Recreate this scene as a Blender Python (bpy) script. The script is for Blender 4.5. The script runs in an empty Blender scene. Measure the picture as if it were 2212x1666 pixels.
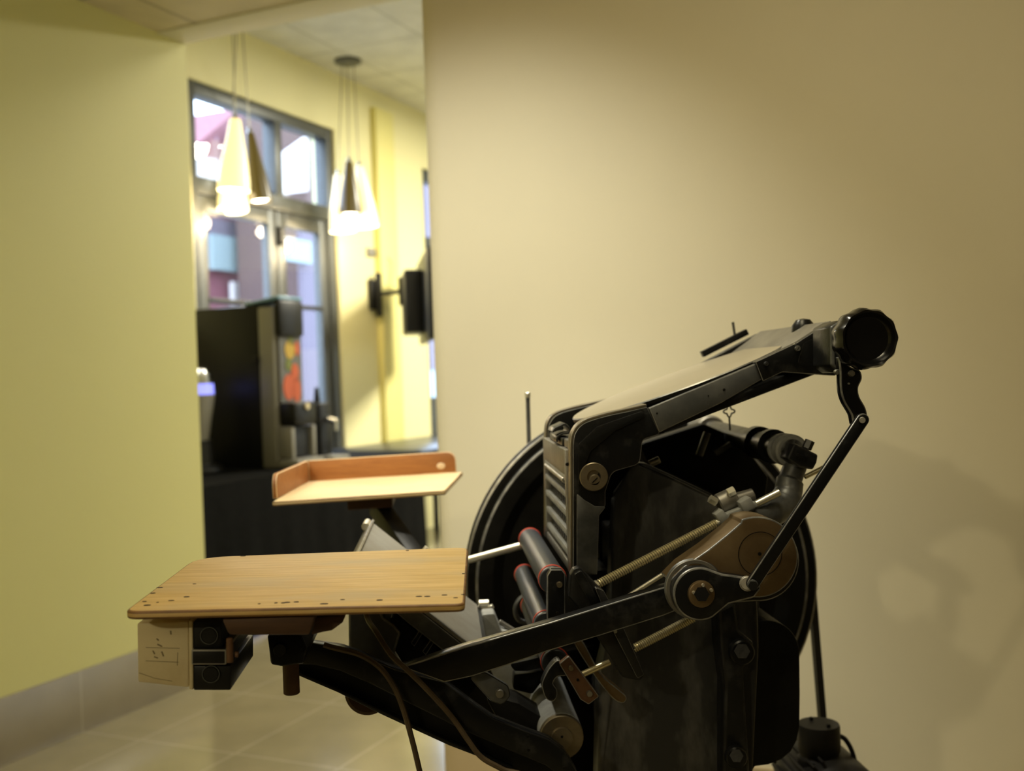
import bpy, bmesh, math, random
from mathutils import Vector, Matrix
R = math.radians
PI = math.pi
random.seed(7)
COL = bpy.context.scene.collection
# ------------------------------------------------------------------ camera geometry
F, CX, CY = 2230.0, 1106.0, 833.0
CAMH = 1.20
YAW, PITCH, ROLL = math.atan(156 / 2230), R(-0.54), R(-2.0)
RC = Matrix.Rotation(-YAW, 3, 'Z') @ Matrix.Rotation(PI / 2 + PITCH, 3, 'X') @ Matrix.Rotation(ROLL, 3, 'Z')
CAM = Vector((0, 0, CAMH))
def ray(u, v): return RC @ Vector(((u - CX) / F, -(v - CY) / F, -1.0))
def P(u, v, y):
    d = ray(u, v); return CAM + d * (y / d.y)
def Pz(u, v, z):
    d = ray(u, v); return CAM + d * ((z - CAMH) / d.z)
def Px(u, v, x):
    d = ray(u, v); return CAM + d * (x / d.x)
def Ppl(u, v, p0, n):
    d = ray(u, v); return CAM + d * ((p0 - CAM).dot(n) / d.dot(n))
def Pd(u, v, depth):
    return CAM + ray(u, v) * depth
def px(y, n=1.0): return n * y / F       # size in metres of n pixels at depth y
# ------------------------------------------------------------------ materials
MATS = {}
def nodes(name):
    m = bpy.data.materials.new(name); m.use_nodes = True
    nt = m.node_tree; b = nt.nodes['Principled BSDF']
    MATS[name] = m
    return m, nt, b
def mat(name, col, rough=.5, metal=0., col2=None, scale=20., lo=.45, hi=.65, stretch=None, bump=0., r2=None, emit=None, es=0., coat=0., detail=5., m2=None, trans=0., alpha=1., bscale=None, spec=.5):
    m, nt, b = nodes(name)
    b.inputs['Base Color'].default_value = (*col, 1)
    b.inputs['Roughness'].default_value = rough
    b.inputs['Metallic'].default_value = metal
    b.inputs['Coat Weight'].default_value = coat
    b.inputs['Transmission Weight'].default_value = trans
    b.inputs['Alpha'].default_value = alpha
    b.inputs['Specular IOR Level'].default_value = spec
    if emit:
        b.inputs['Emission Color'].default_value = (*emit, 1); b.inputs['Emission Strength'].default_value = es
    if col2 or bump:
        tc = nt.nodes.new('ShaderNodeTexCoord'); mp = nt.nodes.new('ShaderNodeMapping')
        nt.links.new(tc.outputs['Object'], mp.inputs['Vector'])
        if stretch: mp.inputs['Scale'].default_value = stretch
        nz = nt.nodes.new('ShaderNodeTexNoise'); nz.inputs['Scale'].default_value = scale; nz.inputs['Detail'].default_value = detail
        nz.inputs['Roughness'].default_value = .62
        nt.links.new(mp.outputs['Vector'], nz.inputs['Vector'])
        rp = nt.nodes.new('ShaderNodeMapRange'); rp.inputs['From Min'].default_value = lo; rp.inputs['From Max'].default_value = hi
        nt.links.new(nz.outputs['Fac'], rp.inputs['Value'])
        if col2:
            mx = nt.nodes.new('ShaderNodeMix'); mx.data_type = 'RGBA'
            mx.inputs[6].default_value = (*col, 1); mx.inputs[7].default_value = (*col2, 1)
            nt.links.new(rp.outputs['Result'], mx.inputs[0]); nt.links.new(mx.outputs[2], b.inputs['Base Color'])
        if r2 is not None:
            mr = nt.nodes.new('ShaderNodeMapRange'); mr.inputs['To Min'].default_value = rough; mr.inputs['To Max'].default_value = r2
            nt.links.new(rp.outputs['Result'], mr.inputs['Value']); nt.links.new(mr.outputs['Result'], b.inputs['Roughness'])
        if m2 is not None:
            mr = nt.nodes.new('ShaderNodeMapRange'); mr.inputs['To Min'].default_value = metal; mr.inputs['To Max'].default_value = m2
            nt.links.new(rp.outputs['Result'], mr.inputs['Value']); nt.links.new(mr.outputs['Result'], b.inputs['Metallic'])
        if bump:
            nb = nt.nodes.new('ShaderNodeTexNoise'); nb.inputs['Scale'].default_value = bscale or scale * 6; nb.inputs['Detail'].default_value = 4
            nt.links.new(mp.outputs['Vector'], nb.inputs['Vector'])
            bp = nt.nodes.new('ShaderNodeBump'); bp.inputs['Strength'].default_value = bump; bp.inputs['Distance'].default_value = .002
            nt.links.new(nb.outputs['Fac'], bp.inputs['Height']); nt.links.new(bp.outputs['Normal'], b.inputs['Normal'])
    return m
def wood(name, c1, c2, stain, scale=9., stretch=(1.2, 14, 14), rough=.42):
    m, nt, b = nodes(name)
    N = nt.nodes.new; L = nt.links.new
    tc = N('ShaderNodeTexCoord'); mp = N('ShaderNodeMapping'); mp.inputs['Scale'].default_value = stretch
    L(tc.outputs['Object'], mp.inputs['Vector'])
    n1 = N('ShaderNodeTexNoise'); n1.inputs['Scale'].default_value = scale; n1.inputs['Detail'].default_value = 7; n1.inputs['Roughness'].default_value = .65
    L(mp.outputs['Vector'], n1.inputs['Vector'])
    r1 = N('ShaderNodeMapRange'); r1.inputs['From Min'].default_value = .34; r1.inputs['From Max'].default_value = .66
    L(n1.outputs['Fac'], r1.inputs['Value'])
    m1 = N('ShaderNodeMix'); m1.data_type = 'RGBA'; m1.inputs[6].default_value = (*c1, 1); m1.inputs[7].default_value = (*c2, 1)
    L(r1.outputs['Result'], m1.inputs[0])
    mp2 = N('ShaderNodeMapping'); mp2.inputs['Scale'].default_value = (1, 2.2, 2.2); L(tc.outputs['Object'], mp2.inputs['Vector'])
    n2 = N('ShaderNodeTexNoise'); n2.inputs['Scale'].default_value = 7; n2.inputs['Detail'].default_value = 5
    L(mp2.outputs['Vector'], n2.inputs['Vector'])
    r2 = N('ShaderNodeMapRange'); r2.inputs['From Min'].default_value = .5; r2.inputs['From Max'].default_value = .75; r2.inputs['To Max'].default_value = .65
    L(n2.outputs['Fac'], r2.inputs['Value'])
    m2 = N('ShaderNodeMix'); m2.data_type = 'RGBA'; m2.inputs[7].default_value = (*stain, 1)
    L(r2.outputs['Result'], m2.inputs[0]); L(m1.outputs[2], m2.inputs[6]); L(m2.outputs[2], b.inputs['Base Color'])
    mr = N('ShaderNodeMapRange'); mr.inputs['To Min'].default_value = rough; mr.inputs['To Max'].default_value = rough + .22
    L(n2.outputs['Fac'], mr.inputs['Value']); L(mr.outputs['Result'], b.inputs['Roughness'])
    bp = N('ShaderNodeBump'); bp.inputs['Strength'].default_value = .12; bp.inputs['Distance'].default_value = .001
    L(n1.outputs['Fac'], bp.inputs['Height']); L(bp.outputs['Normal'], b.inputs['Normal'])
    return m
def tiles(name, c1, c2, grout, bw, bh, rot, off=(0, 0, 0), rough=.25, mortar=.004, offset=0.5, axes='XY'):
    m, nt, b = nodes(name)
    N = nt.nodes.new; L = nt.links.new
    tc = N('ShaderNodeTexCoord'); mp = N('ShaderNodeMapping')
    mp.inputs['Rotation'].default_value = (0, 0, rot); mp.inputs['Location'].default_value = off
    L(tc.outputs['Object'], mp.inputs['Vector'])
    vec = mp.outputs['Vector']
    if axes == 'XZ':
        sp = N('ShaderNodeSeparateXYZ'); L(vec, sp.inputs[0]); cb = N('ShaderNodeCombineXYZ')
        L(sp.outputs['X'], cb.inputs['X']); L(sp.outputs['Z'], cb.inputs['Y']); vec = cb.outputs[0]
    br = N('ShaderNodeTexBrick'); br.offset = offset; br.squash = 1
    br.inputs['Color1'].default_value = (*c1, 1); br.inputs['Color2'].default_value = (*c2, 1); br.inputs['Mortar'].default_value = (*grout, 1)
    br.inputs['Scale'].default_value = 1; br.inputs['Mortar Size'].default_value = mortar; br.inputs['Mortar Smooth'].default_value = .3
    br.inputs['Brick Width'].default_value = bw; br.inputs['Row Height'].default_value = bh; br.inputs['Bias'].default_value = 0
    L(vec, br.inputs['Vector'])
    nz = N('ShaderNodeTexNoise'); nz.inputs['Scale'].default_value = 6; nz.inputs['Detail'].default_value = 6; L(tc.outputs['Object'], nz.inputs['Vector'])
    mx = N('ShaderNodeMix'); mx.data_type = 'RGBA'; mx.blend_type = 'MULTIPLY'; mx.inputs[0].default_value = .35
    rp = N('ShaderNodeMapRange'); rp.inputs['From Min'].default_value = .3; rp.inputs['From Max'].default_value = .7; rp.inputs['To Min'].default_value = .55
    L(nz.outputs['Fac'], rp.inputs['Value'])
    L(br.outputs['Color'], mx.inputs[6]); L(rp.outputs['Result'], mx.inputs[7]); L(mx.outputs[2], b.inputs['Base Color'])
    b.inputs['Roughness'].default_value = rough
    return m
# ------------------------------------------------------------------ mesh builder
def fil(pts, r, n=5):
    """round the corners of a 2D polygon; r one radius or one per corner"""
    out = []; k = len(pts)
    rs = r if isinstance(r, (list, tuple)) else [r] * k
    for i in range(k):
        p = Vector(pts[i]).to_2d(); a = Vector(pts[i - 1]).to_2d(); b = Vector(pts[(i + 1) % k]).to_2d()
        rr = rs[i]
        da, db = (a - p), (b - p)
        la, lb = da.length, db.length
        if rr <= 0 or la < 1e-6 or lb < 1e-6: out.append(tuple(p)); continue
        da /= la; db /= lb
        ang = math.acos(max(-1, min(1, da.dot(db))))
        if ang > PI - .05: out.append(tuple(p)); continue
        t = min(rr / math.tan(ang / 2), la * .48, lb * .48)
        for j in range(n + 1):
            s = j / n
            q = (p + da * t) * (1 - s) ** 2 + p * 2 * s * (1 - s) + (p + db * t) * s ** 2
            out.append(tuple(q))
    return out
def circ(cu, cv, r, n=28, a0=0., a1=360.):
    m = n if abs(a1 - a0) >= 359.9 else n + 1
    return [(cu + r * math.cos(R(a0 + (a1 - a0) * i / n)), cv + r * math.sin(R(a0 + (a1 - a0) * i / n))) for i in range(m)]
def spline(pts, n=8, closed=False):
    pts = [Vector(p) for p in pts]; out = []; k = len(pts)
    segs = k if closed else k - 1
    for i in range(segs):
        p1, p2 = pts[i], pts[(i + 1) % k]
        p0 = pts[i - 1] if (closed or i > 0) else p1
        p3 = pts[(i + 2) % k] if (closed or i + 2 < k) else p2
        for j in range(n):
            t = j / n
            out.append(.5 * ((2 * p1) + (p2 - p0) * t + (2 * p0 - 5 * p1 + 4 * p2 - p3) * t * t + (3 * p1 - p0 - 3 * p2 + p3) * t ** 3))
    if not closed: out.append(pts[-1])
    return out
def frame_of(d):
    d = d.normalized()
    a = Vector((0, 0, 1)) if abs(d.z) < .9 else Vector((0, 1, 0))
    e = d.cross(a).normalized(); f = d.cross(e).normalized()
    return e, f
class MB:
    def __init__(s, *mats):
        s.bm = bmesh.new(); s.mats = list(mats); s.i = 0
    def use(s, m):
        if m not in s.mats: s.mats.append(m)
        s.i = s.mats.index(m); return s
    def prism(s, pts, vec, bev=0., edge=None, seg=2):
        """3D polygon pushed along vec, edges bevelled; the bevel takes material edge"""
        t = bmesh.new()
        a = [t.verts.new(p) for p in pts]; b = [t.verts.new(Vector(p) + vec) for p in pts]
        n = len(pts)
        t.faces.new(a); t.faces.new(b[::-1])
        for i in range(n): t.faces.new((a[i], b[i], b[(i + 1) % n], a[(i + 1) % n]))
        for f in t.faces: f.material_index = s.i
        bmesh.ops.recalc_face_normals(t, faces=t.faces)
        if bev:
            ei = s.i
            if edge:
                if edge not in s.mats: s.mats.append(edge)
                ei = s.mats.index(edge)
            es = [e for e in t.edges if len(e.link_faces) == 2 and e.calc_face_angle(0) > .5]
            bmesh.ops.bevel(t, geom=es, offset=bev, offset_type='OFFSET', segments=seg, profile=.5, affect='EDGES', clamp_overlap=True, material=ei)
        s._join(t); return s
    def _join(s, t):
        me = bpy.data.meshes.new('t'); t.to_mesh(me); t.free(); s.bm.from_mesh(me); bpy.data.meshes.remove(me)
    def poly(s, pts, y0, y1, bev=.001, edge=None, ref=None, seg=2):
        """pixel outline read on the plane y=ref (default y0), pushed from y0 to y1"""
        q = [P(u, v, ref or y0) for u, v in pts]
        q = [Vector((p.x, y0, p.z)) for p in q]
        return s.prism(q, Vector((0, y1 - y0, 0)), bev, edge, seg)
    def box(s, lo, hi, bev=0., edge=None):
        x0, y0, z0 = lo; x1, y1, z1 = hi
        return s.prism([Vector((x0, y0, z0)), Vector((x1, y0, z0)), Vector((x1, y0, z1)), Vector((x0, y0, z1))], Vector((0, y1 - y0, 0)), bev, edge)
    def obox(s, o, ax, ay, az, bev=0., edge=None):
        """box with corner o and edge vectors"""
        o = Vector(o)
        return s.prism([o, o + ax, o + ax + az, o + az], ay, bev, edge)
    def lathe(s, p, d, prof, n=28, sx=1., mats=None, ang0=0.):
        """prof = [(along, radius)]; closes at radius 0"""
        p = Vector(p); d = Vector(d).normalized(); e, f = frame_of(d)
        rings = []
        for (h, r) in prof:
            if r < 1e-6: rings.append([s.bm.verts.new(p + d * h)])
            else: rings.append([s.bm.verts.new(p + d * h + (e * math.cos(ang0 + 2 * PI * i / n) * sx + f * math.sin(ang0 + 2 * PI * i / n)) * r) for i in range(n)])
        for k in range(len(rings) - 1):
            A, B = rings[k], rings[k + 1]
            mi = s.i
            if mats and mats[k] is not None:
                if mats[k] not in s.mats: s.mats.append(mats[k])
                mi = s.mats.index(mats[k])
            for i in range(n):
                j = (i + 1) % n
                if len(A) == 1 and len(B) == 1: continue
                if len(A) == 1: fc = s.bm.faces.new((A[0], B[i], B[j]))
                elif len(B) == 1: fc = s.bm.faces.new((A[i], B[0], A[j]))
                else: fc = s.bm.faces.new((A[i], B[i], B[j], A[j]))
                fc.material_index = mi
        return s
    def cyl(s, p, q, r, r2=None, n=20, bev=None):
        p, q = Vector(p), Vector(q); L = (q - p).length; r2 = r if r2 is None else r2
        b = min(r, r2, L) * .12 if bev is None else bev
        return s.lathe(p, q - p, [(0, 0), (0, r - b), (b, r), (L - b, r2), (L, r2 - b), (L, 0)], n)
    def hexn(s, p, q, r):
        return s.lathe(p, Vector(q) - Vector(p), [(0, 0), (0, r * .9), (r * .12, r), ((Vector(q) - Vector(p)).length, r), ((Vector(q) - Vector(p)).length, 0)], 6)
    def tube(s, pts, r, n=10, closed=False, cap=True):
        pts = [Vector(p) for p in pts]; k = len(pts); rs = r if isinstance(r, (list, tuple)) else [r] * k
        rings = []; e = None
        for i in range(k):
            a = pts[i - 1] if (closed or i > 0) else pts[i]; b = pts[(i + 1) % k] if (closed or i < k - 1) else pts[i]
            d = (b - a).normalized()
            if e is None: e, _ = frame_of(d)
            e = (e - d * e.dot(d)).normalized(); f = d.cross(e)
            rings.append([s.bm.verts.new(pts[i] + (e * math.cos(2 * PI * j / n) + f * math.sin(2 * PI * j / n)) * rs[i]) for j in range(n)])
        for i in range(k if closed else k - 1):
            A, B = rings[i], rings[(i + 1) % k]
            for j in range(n):
                s.bm.faces.new((A[j], A[(j + 1) % n], B[(j + 1) % n], B[j])).material_index = s.i
        if cap and not closed:
            s.bm.faces.new(rings[0][::-1]).material_index = s.i; s.bm.faces.new(rings[-1]).material_index = s.i
        return s
    def bar(s, p, q, w, h, up=Vector((0, 0, 1)), bev=0., edge=None):
        """box of width w (sideways) and height h along p-q"""
        p, q = Vector(p), Vector(q); d = (q - p).normalized(); sd = d.cross(up).normalized(); u = sd.cross(d)
        a = p - sd * w / 2 - u * h / 2
        return s.prism([a, a + sd * w, a + sd * w + u * h, a + u * h], q - p, bev, edge)
    def build(s, name, parent=None, ang=32, label=None):
        bmesh.ops.recalc_face_normals(s.bm, faces=s.bm.faces)
        ca = R(ang)
        for f in s.bm.faces: f.smooth = True
        for e in s.bm.edges: e.smooth = len(e.link_faces) == 2 and e.calc_face_angle(0) < ca
        o0 = wloc(parent) if parent else Vector((0, 0, 0))
        for v in s.bm.verts: v.co -= o0
        me = bpy.data.meshes.new(name); s.bm.to_mesh(me); s.bm.free()
        for m in s.mats: me.materials.append(MATS[m] if isinstance(m, str) else m)
        o = bpy.data.objects.new(name, me); COL.objects.link(o)
        if parent: o.parent = parent
        if label: o['label'] = label
        return o
def wloc(o):
    v = Vector((0, 0, 0))
    while o: v += o.location; o = o.parent
    return v
def tag(o, label, cat, group=None, kind=None):
    o['label'] = label; o['category'] = cat
    if group: o['group'] = group
    if kind: o['kind'] = kind
    return o
def thing(name, loc, label, cat, group=None):
    o = bpy.data.objects.new(name, None); COL.objects.link(o); o.location = loc; o.empty_display_size = .05
    return tag(o, label, cat, group)
def struct(o, label, cat):
    return tag(o, label, cat, kind='structure')
# ------------------------------------------------------------------ palette
mat('iron', (.007, .0075, .0085), .3, 0, (.04, .04, .041), 26, .55, .8, r2=.5, bump=.15, spec=.3)
mat('iron_worn', (.011, .011, .0115), .36, .0, (.075, .075, .072), 11, .5, .8, r2=.5, bump=.2, m2=.35, spec=.38)
mat('iron_plain', (.005, .0048, .0045), .45, 0, (.011, .0105, .0095), 14, .4, .7, spec=.16)
mat('edge', (.19, .195, .2), .38, .7, (.42, .42, .41), 40, .4, .7)
mat('steel', (.48, .475, .45), .34, .9, (.3, .295, .27), 30, .4, .7, r2=.45)
mat('steel_dull', (.2, .19, .17), .45, .6, (.3, .285, .25), 18, .35, .7, bump=.1)
mat('steel_dark', (.062, .066, .072), .4, .6, (.17, .175, .178), 16, .35, .7, bump=.15)
mat('bright', (.8, .77, .66), .28, .8)
mat('brassy', (.8, .72, .48), .3, .75)
mat('tan_iron', (.13, .085, .04), .38, .55, (.19, .135, .07), 16, .35, .7, r2=.5, bump=.12)
mat('tan_steel', (.3, .255, .18), .36, .8, (.2, .165, .11), 24, .35, .7)
mat('disc', (.5, .455, .36), .34, .5, (.43, .39, .3), 5, .35, .7, bump=.03)
mat('plate_grey', (.085, .09, .098), .42, .4, (.15, .155, .16), 18, .35, .7, bump=.12)
mat('frame_worn', (.024, .024, .023), .4, .1, (.14, .135, .125), 8, .44, .7, r2=.5, bump=.25, stretch=(1.6, 1, .6), m2=.3, spec=.4)
mat('platen', (.3, .295, .275), .55, .25, (.24, .22, .19), 14, .35, .7, bump=.1)
mat('pale_iron', (.35, .36, .36), .55, .2, (.21, .215, .215), 20, .4, .7, bump=.2)
mat('rubber', (.032, .038, .05), .38, 0, (.052, .058, .07), 12, .4, .7, stretch=(1, .6, 1))
mat('red', (.5, .055, .03), .4, 0)
mat('gloss_black', (.005, .005, .0055), .2, 0, spec=.45)
mat('rust', (.075, .032, .014), .6, 0, (.12, .055, .022), 30, .4, .7, bump=.2)
mat('cord', (.07, .047, .025), .55, 0, (.11, .075, .04), 60, .4, .7)
mat('belt', (.016, .014, .013), .6)
mat('motor', (.014, .0125, .011), .5, 0, (.022, .02, .018), 20, .4, .7, spec=.25)
mat('plastic_black', (.008, .008, .008), .42, spec=.3)
mat('cream', (.66, .57, .36), .5, 0, (.55, .45, .26), 16, .5, .75)
mat('pencil', (.27, .21, .12), .7)
wood('wood', (.5, .325, .11), (.64, .45, .185), (.44, .37, .25))
wood('wood_tray', (.68, .5, .26), (.76, .6, .36), (.66, .47, .32))
wood('wood_fence', (.27, .1, .022), (.36, .145, .035), (.16, .06, .02), stretch=(1.5, 12, 12))
wood('wood_edge', (.1, .045, .015), (.27, .135, .042), (.03, .018, .012), scale=14, stretch=(1.5, 5, 8))
wood('wood_dark', (.055, .026, .012), (.085, .04, .018), (.03, .015, .01), rough=.55)
mat('nail', (.035, .02, .012), .8)
# room
mat('paint_cream', (.78, .71, .515), .55, 0, (.76, .69, .5), 3, .3, .7, bump=.05, bscale=140)
mat('paint_yellow', (.645, .62, .275), .55, 0, (.635, .61, .265), 3, .3, .7, bump=.05, bscale=140)
mat('paint_far', (.76, .715, .4), .55)
mat('low_bounce_dark', (.13, .11, .085), .6)  # dark tone for unseen walls, cuts light bounced onto the press
mat('paint_lemon', (.73, .67, .26), .55)
mat('ceiling_white', (.66, .64, .52), .8)
tiles('ceiling_tile', (.62, .56, .4), (.62, .56, .4), (.42, .37, .26), 1.2, .6, R(27.9), (.3, .2, 0), rough=.8, mortar=.012, offset=0)
tiles('ceiling_far', (.68, .68, .6), (.66, .66, .58), (.52, .52, .44), .6, .6, R(27.9), (.1, .25, 0), rough=.8, mortar=.01, offset=0)
GA = R(-62.1)
def tex_off(u, v):
    q = Matrix.Rotation(GA, 3, 'Z') @ Pz(u, v, 0); return (-q.x, -q.y, 0)
tiles('floor_tile', (.29, .25, .15), (.28, .243, .145), (.36, .32, .22), .54, .4, GA, tex_off(304, 1599), rough=.16, mortar=.006, offset=0)
tiles('skirting_tile', (.26, .22, .15), (.25, .21, .145), (.36, .31, .22), .54, 5., GA, tex_off(185, 1584)[:2] + (2.5,), rough=.3, mortar=.004, offset=0, axes='XZ')
mat('skirting_tan', (.47, .36, .2), .35)
mat('alu_grey', (.085, .09, .085), .4, .3)
mat('alu_dark', (.03, .03, .03), .5)
mat('cloth_black', (.0035, .0035, .0033), .85, 0, (.006, .006, .0055), 30, .4, .7, spec=.06)
mat('table_black', (.02, .022, .026), .3)
mat('tv', (.008, .008, .007), .4, spec=.3)
mat('lid_blue', (.2, .36, .5), .25)
mat('chrome', (.6, .6, .58), .2, 1.)
mat('grey_plastic', (.23, .22, .19), .45)
mat('white_glass', (.9, .85, .62), .35, emit=(1, .8, .32), es=1.25)
mat('lamp_end', (1, .95, .8), .4, emit=(1, .9, .6), es=7.)
mat('smoke_glass', (.018, .013, .006), .3, emit=(.6, .4, .05), es=.17)
mat('wire', (.3, .27, .17), .4, .5)
mat('blue_light', (.1, .1, .4), .3, emit=(.28, .3, 1.), es=1.6)
mat('orange', (.45, .075, .012), .4)
mat('yellow_fruit', (.42, .27, .02), .4)
mat('leaf', (.12, .14, .015), .5)
mat('peach', (.62, .47, .3), .4)
mat('panel_dark', (.1, .095, .08), .4)
mat('house_pink', (.21, .075, .085), .8, 0, (.18, .062, .072), 2, .4, .7)
mat('house_brown', (.1, .06, .05), .8)
mat('house_red', (.09, .02, .024), .8)
mat('house_lilac', (.14, .115, .14), .8)
mat('house_white', (.6, .55, .5), .8)
mat('pale_blue', (.24, .31, .31), .6)
mat('street', (.3, .28, .26), .9)
def glass():
    m, nt, b = nodes('glass')
    N = nt.nodes.new; L = nt.links.new
    tr = N('ShaderNodeBsdfTransparent'); tr.inputs['Color'].default_value = (.93, .95, .97, 1)
    gl = N('ShaderNodeBsdfGlossy'); gl.inputs['Roughness'].default_value = .01
    fr = N('ShaderNodeFresnel'); geo = N('ShaderNodeNewGeometry'); io = N('ShaderNodeMapRange'); io.inputs['To Min'].default_value = 1.52; io.inputs['To Max'].default_value = 1 / 1.52
    L(geo.outputs['Backfacing'], io.inputs['Value']); L(io.outputs['Result'], fr.inputs['IOR'])
    mx = N('ShaderNodeMixShader'); L(fr.outputs[0], mx.inputs[0]); L(tr.outputs[0], mx.inputs[1]); L(gl.outputs[0], mx.inputs[2])
    L(mx.outputs[0], nt.nodes['Material Output'].inputs['Surface'])
glass()
# ------------------------------------------------------------------ room
G1 = Vector((math.sin(R(27.9)), math.cos(R(27.9)), 0)); G2 = Vector((G1.y, -G1.x, 0)); UP = Vector((0, 0, 1))
LW = Pz(0, 1655, 0)                                   # a floor point at the left wall
E = Ppl(421, 640, LW, G2); E.z = 0                    # free end of the left wall
ZC = Ppl(398, 92, LW, G2).z                           # underside of the near ceiling
W0 = Pd(974, 900, 2.86); W0.z = 0                     # left end of the wall behind the press (front corner)
DW = Pd(722, 280, 7.2); DTOP = DW.z; DW.z = 0         # far right top corner of the shop door
D0 = Ppl(405, 160, DW, G2)                            # far left top corner of the shop door
ZF = Ppl(744, 167, DW, G2).z                          # far ceiling
def along(p, a, b, z=0.): return Vector((p.x, p.y, 0)) + G1 * a + G2 * b + UP * z
def slab(m, o, a0, a1, b0, b1, z0, z1, bev=0., edge=None):
    return m.obox(along(o, a0, b0, z0), G1 * (a1 - a0), G2 * (b1 - b0), UP * (z1 - z0), bev, edge)
O3 = Vector((0, 0, 0))
m = MB('floor_tile'); slab(m, O3, -4.5, 16, -4, 9, -.1, 0)
struct(m.build('floor'), 'beige tiled floor under the press and in the far room', 'floor')
# left wall with its skirting
lw_back = -(E - along(O3, -4.0, 0)).dot(G1)
m = MB('paint_yellow'); slab(m, E, lw_back, 0, -.16, 0, 0, ZF)
w = struct(m.build('wall_left'), 'plain yellow wall ending at the opening to the far room', 'wall')
H_SK = Ppl(180, 1445, LW, G2).z
m = MB('skirting_tile'); slab(m, E, lw_back, 0, 0.0005, .012, 0, H_SK, .002)
struct(m.build('baseboard_left'), 'grey-brown tile skirting along the yellow wall', 'baseboard')
# wall behind the press: rounded free end, tan skirting
RW = .075
m = MB('paint_cream')
pl = [along(W0, 0, 4.6), along(W0, .15, 4.6), along(W0, .15, 0 - RW), along(W0, RW, -RW)]
for i in range(9):
    t = i / 8 * PI / 2
    pl.append(along(W0, RW - RW * math.sin(t), -RW * math.cos(t)))
m.prism(pl, UP * ZF)
struct(m.build('wall_back'), 'smooth cream wall behind the printing press', 'wall')
m = MB('skirting_tan')
pl = [along(W0, -.012, 4.5), along(W0, -.0005, 4.5), along(W0, -.0005, 0)]
pl += [along(W0, RW - (RW + .0005) * math.sin(t), -(RW + .0005) * math.cos(t)) for t in (1.2, .9, .6)]
pl += [along(W0, RW - (RW + .012) * math.sin(t), -(RW + .012) * math.cos(t)) for t in (.6, .9, 1.2)] + [along(W0, -.012, 0)]
m.prism(pl, UP * H_SK)
struct(m.build('baseboard_back'), 'tan tile skirting along the cream wall', 'baseboard')
# near ceiling, with the trim board at the opening
m = MB('ceiling_tile'); slab(m, E, lw_back, -.16, 0, 8, ZC, ZC + .1)
struct(m.build('ceiling'), 'low panelled ceiling over the press', 'ceiling')
m = MB('ceiling_white'); slab(m, E, -.159, 0, -.005, 8, ZC - .006, ZF, .004)
struct(m.build('trim_1'), 'pale ceiling edge above the opening to the far room', 'trim')
# unseen closing walls of the near room, kept dark to cut bounced light
a_back = lw_back
m = MB('low_bounce_dark'); slab(m, E, a_back - .15, a_back, -.16, 8, 0, ZF); struct(m.build('wall_front'), 'wall behind the camera', 'wall')
bR = (along(W0, 0, 4.6) - E).dot(G2)
m = MB('low_bounce_dark'); slab(m, E, a_back, 0, bR, bR + .15, 0, ZF); struct(m.build('wall_right'), 'wall at the right end of the near room', 'wall')
# far room ceiling and walls
m = MB('ceiling_far'); bD = (DW - E).dot(G2); slab(m, E, -2.65, 9, bD - .2, bR + .15, ZF, ZF + .1); struct(m.build('ceiling_far'), 'high tiled ceiling of the far room', 'ceiling')
# door wall: two openings, the shop door and the second window
dl, dr = (D0 - DW).dot(G1), 0.
W2 = Ppl(911, 362, DW, G2); w2l = (W2 - DW).dot(G1); w2top = W2.z; w2r = w2l + 1.3
zs = Ppl(925, 860, DW, G2).z
m = MB('paint_far')
slab(m, DW, -6.5, dl, -.2, 0, 0, ZF); slab(m, DW, dl, dr, -.2, 0, DTOP, ZF)
slab(m, DW, dr, w2l, -.2, 0, 0, ZF); slab(m, DW, w2l, w2r, -.2, 0, w2top, ZF); slab(m, DW, w2l, w2r, -.2, 0, 0, .55)
slab(m, DW, w2r, 6, -.2, 0, 0, ZF)
struct(m.build('wall_far'), 'yellow street wall of the far room with door and window openings', 'wall')
pa, pb = (Ppl(812, 600, DW, G2) - DW).dot(G1), (Ppl(850, 600, DW, G2) - DW).dot(G1)
m = MB('paint_lemon'); slab(m, DW, pa, pb, 0.001, .05, 0, Ppl(830, 245, DW, G2).z, .004)
struct(m.build('trim_2'), 'lemon yellow pilaster strip on the far wall', 'trim')
m = MB('paint_far'); slab(m, DW, 6, 6.15, -.2, bR - bD + .15, 0, ZF); struct(m.build('wall_end'), 'end wall of the far room', 'wall')
m = MB('paint_far'); slab(m, E, 0.001, 7.8, bR, bR + .15, 0, ZF); struct(m.build('wall_far_right'), 'right wall of the far room, out of view', 'wall')
m = MB('paint_far'); slab(m, E, -2.65, -2.5, bD + .0005, -.165, 0, ZF); struct(m.build('wall_side'), 'side wall of the far room behind the yellow wall', 'wall')
# ------------------------------------------------------------------ shop door
def zat(u, v): return Ppl(u, v, DW, G2).z
zt0, zt1 = zat(722, 478), zat(722, 448)              # transom rail
doors = thing('door_1', along(DW, dl, -.06), 'grey aluminium glazed double door with a transom light above', 'door'); doors['kind'] = 'structure'
m = MB('alu_grey')
fw = .075
slab(m, DW, dl, dl + fw, -.12, -.02, 0, DTOP, .004); slab(m, DW, dr - fw, dr, -.12, -.02, 0, DTOP, .004)
slab(m, DW, dl + fw, dr - fw, -.12, -.02, DTOP - fw, DTOP, .004); slab(m, DW, dl + fw, dr - fw, -.12, -.02, zt0, zt1, .004)
mid = (Ppl(608, 330, DW, G2) - DW).dot(G1)
slab(m, DW, mid - .035, mid + .035, -.12, -.02, zt1, DTOP - fw, .004)
m.build('door_frame', doors)
for k, (a0, a1) in enumerate(((dl + fw, mid - .035), (mid + .035, dr - fw))):
    m = MB('glass'); slab(m, DW, a0, a1, -.075, -.069, zt1, DTOP - fw); m.build('transom_pane', doors)
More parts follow.
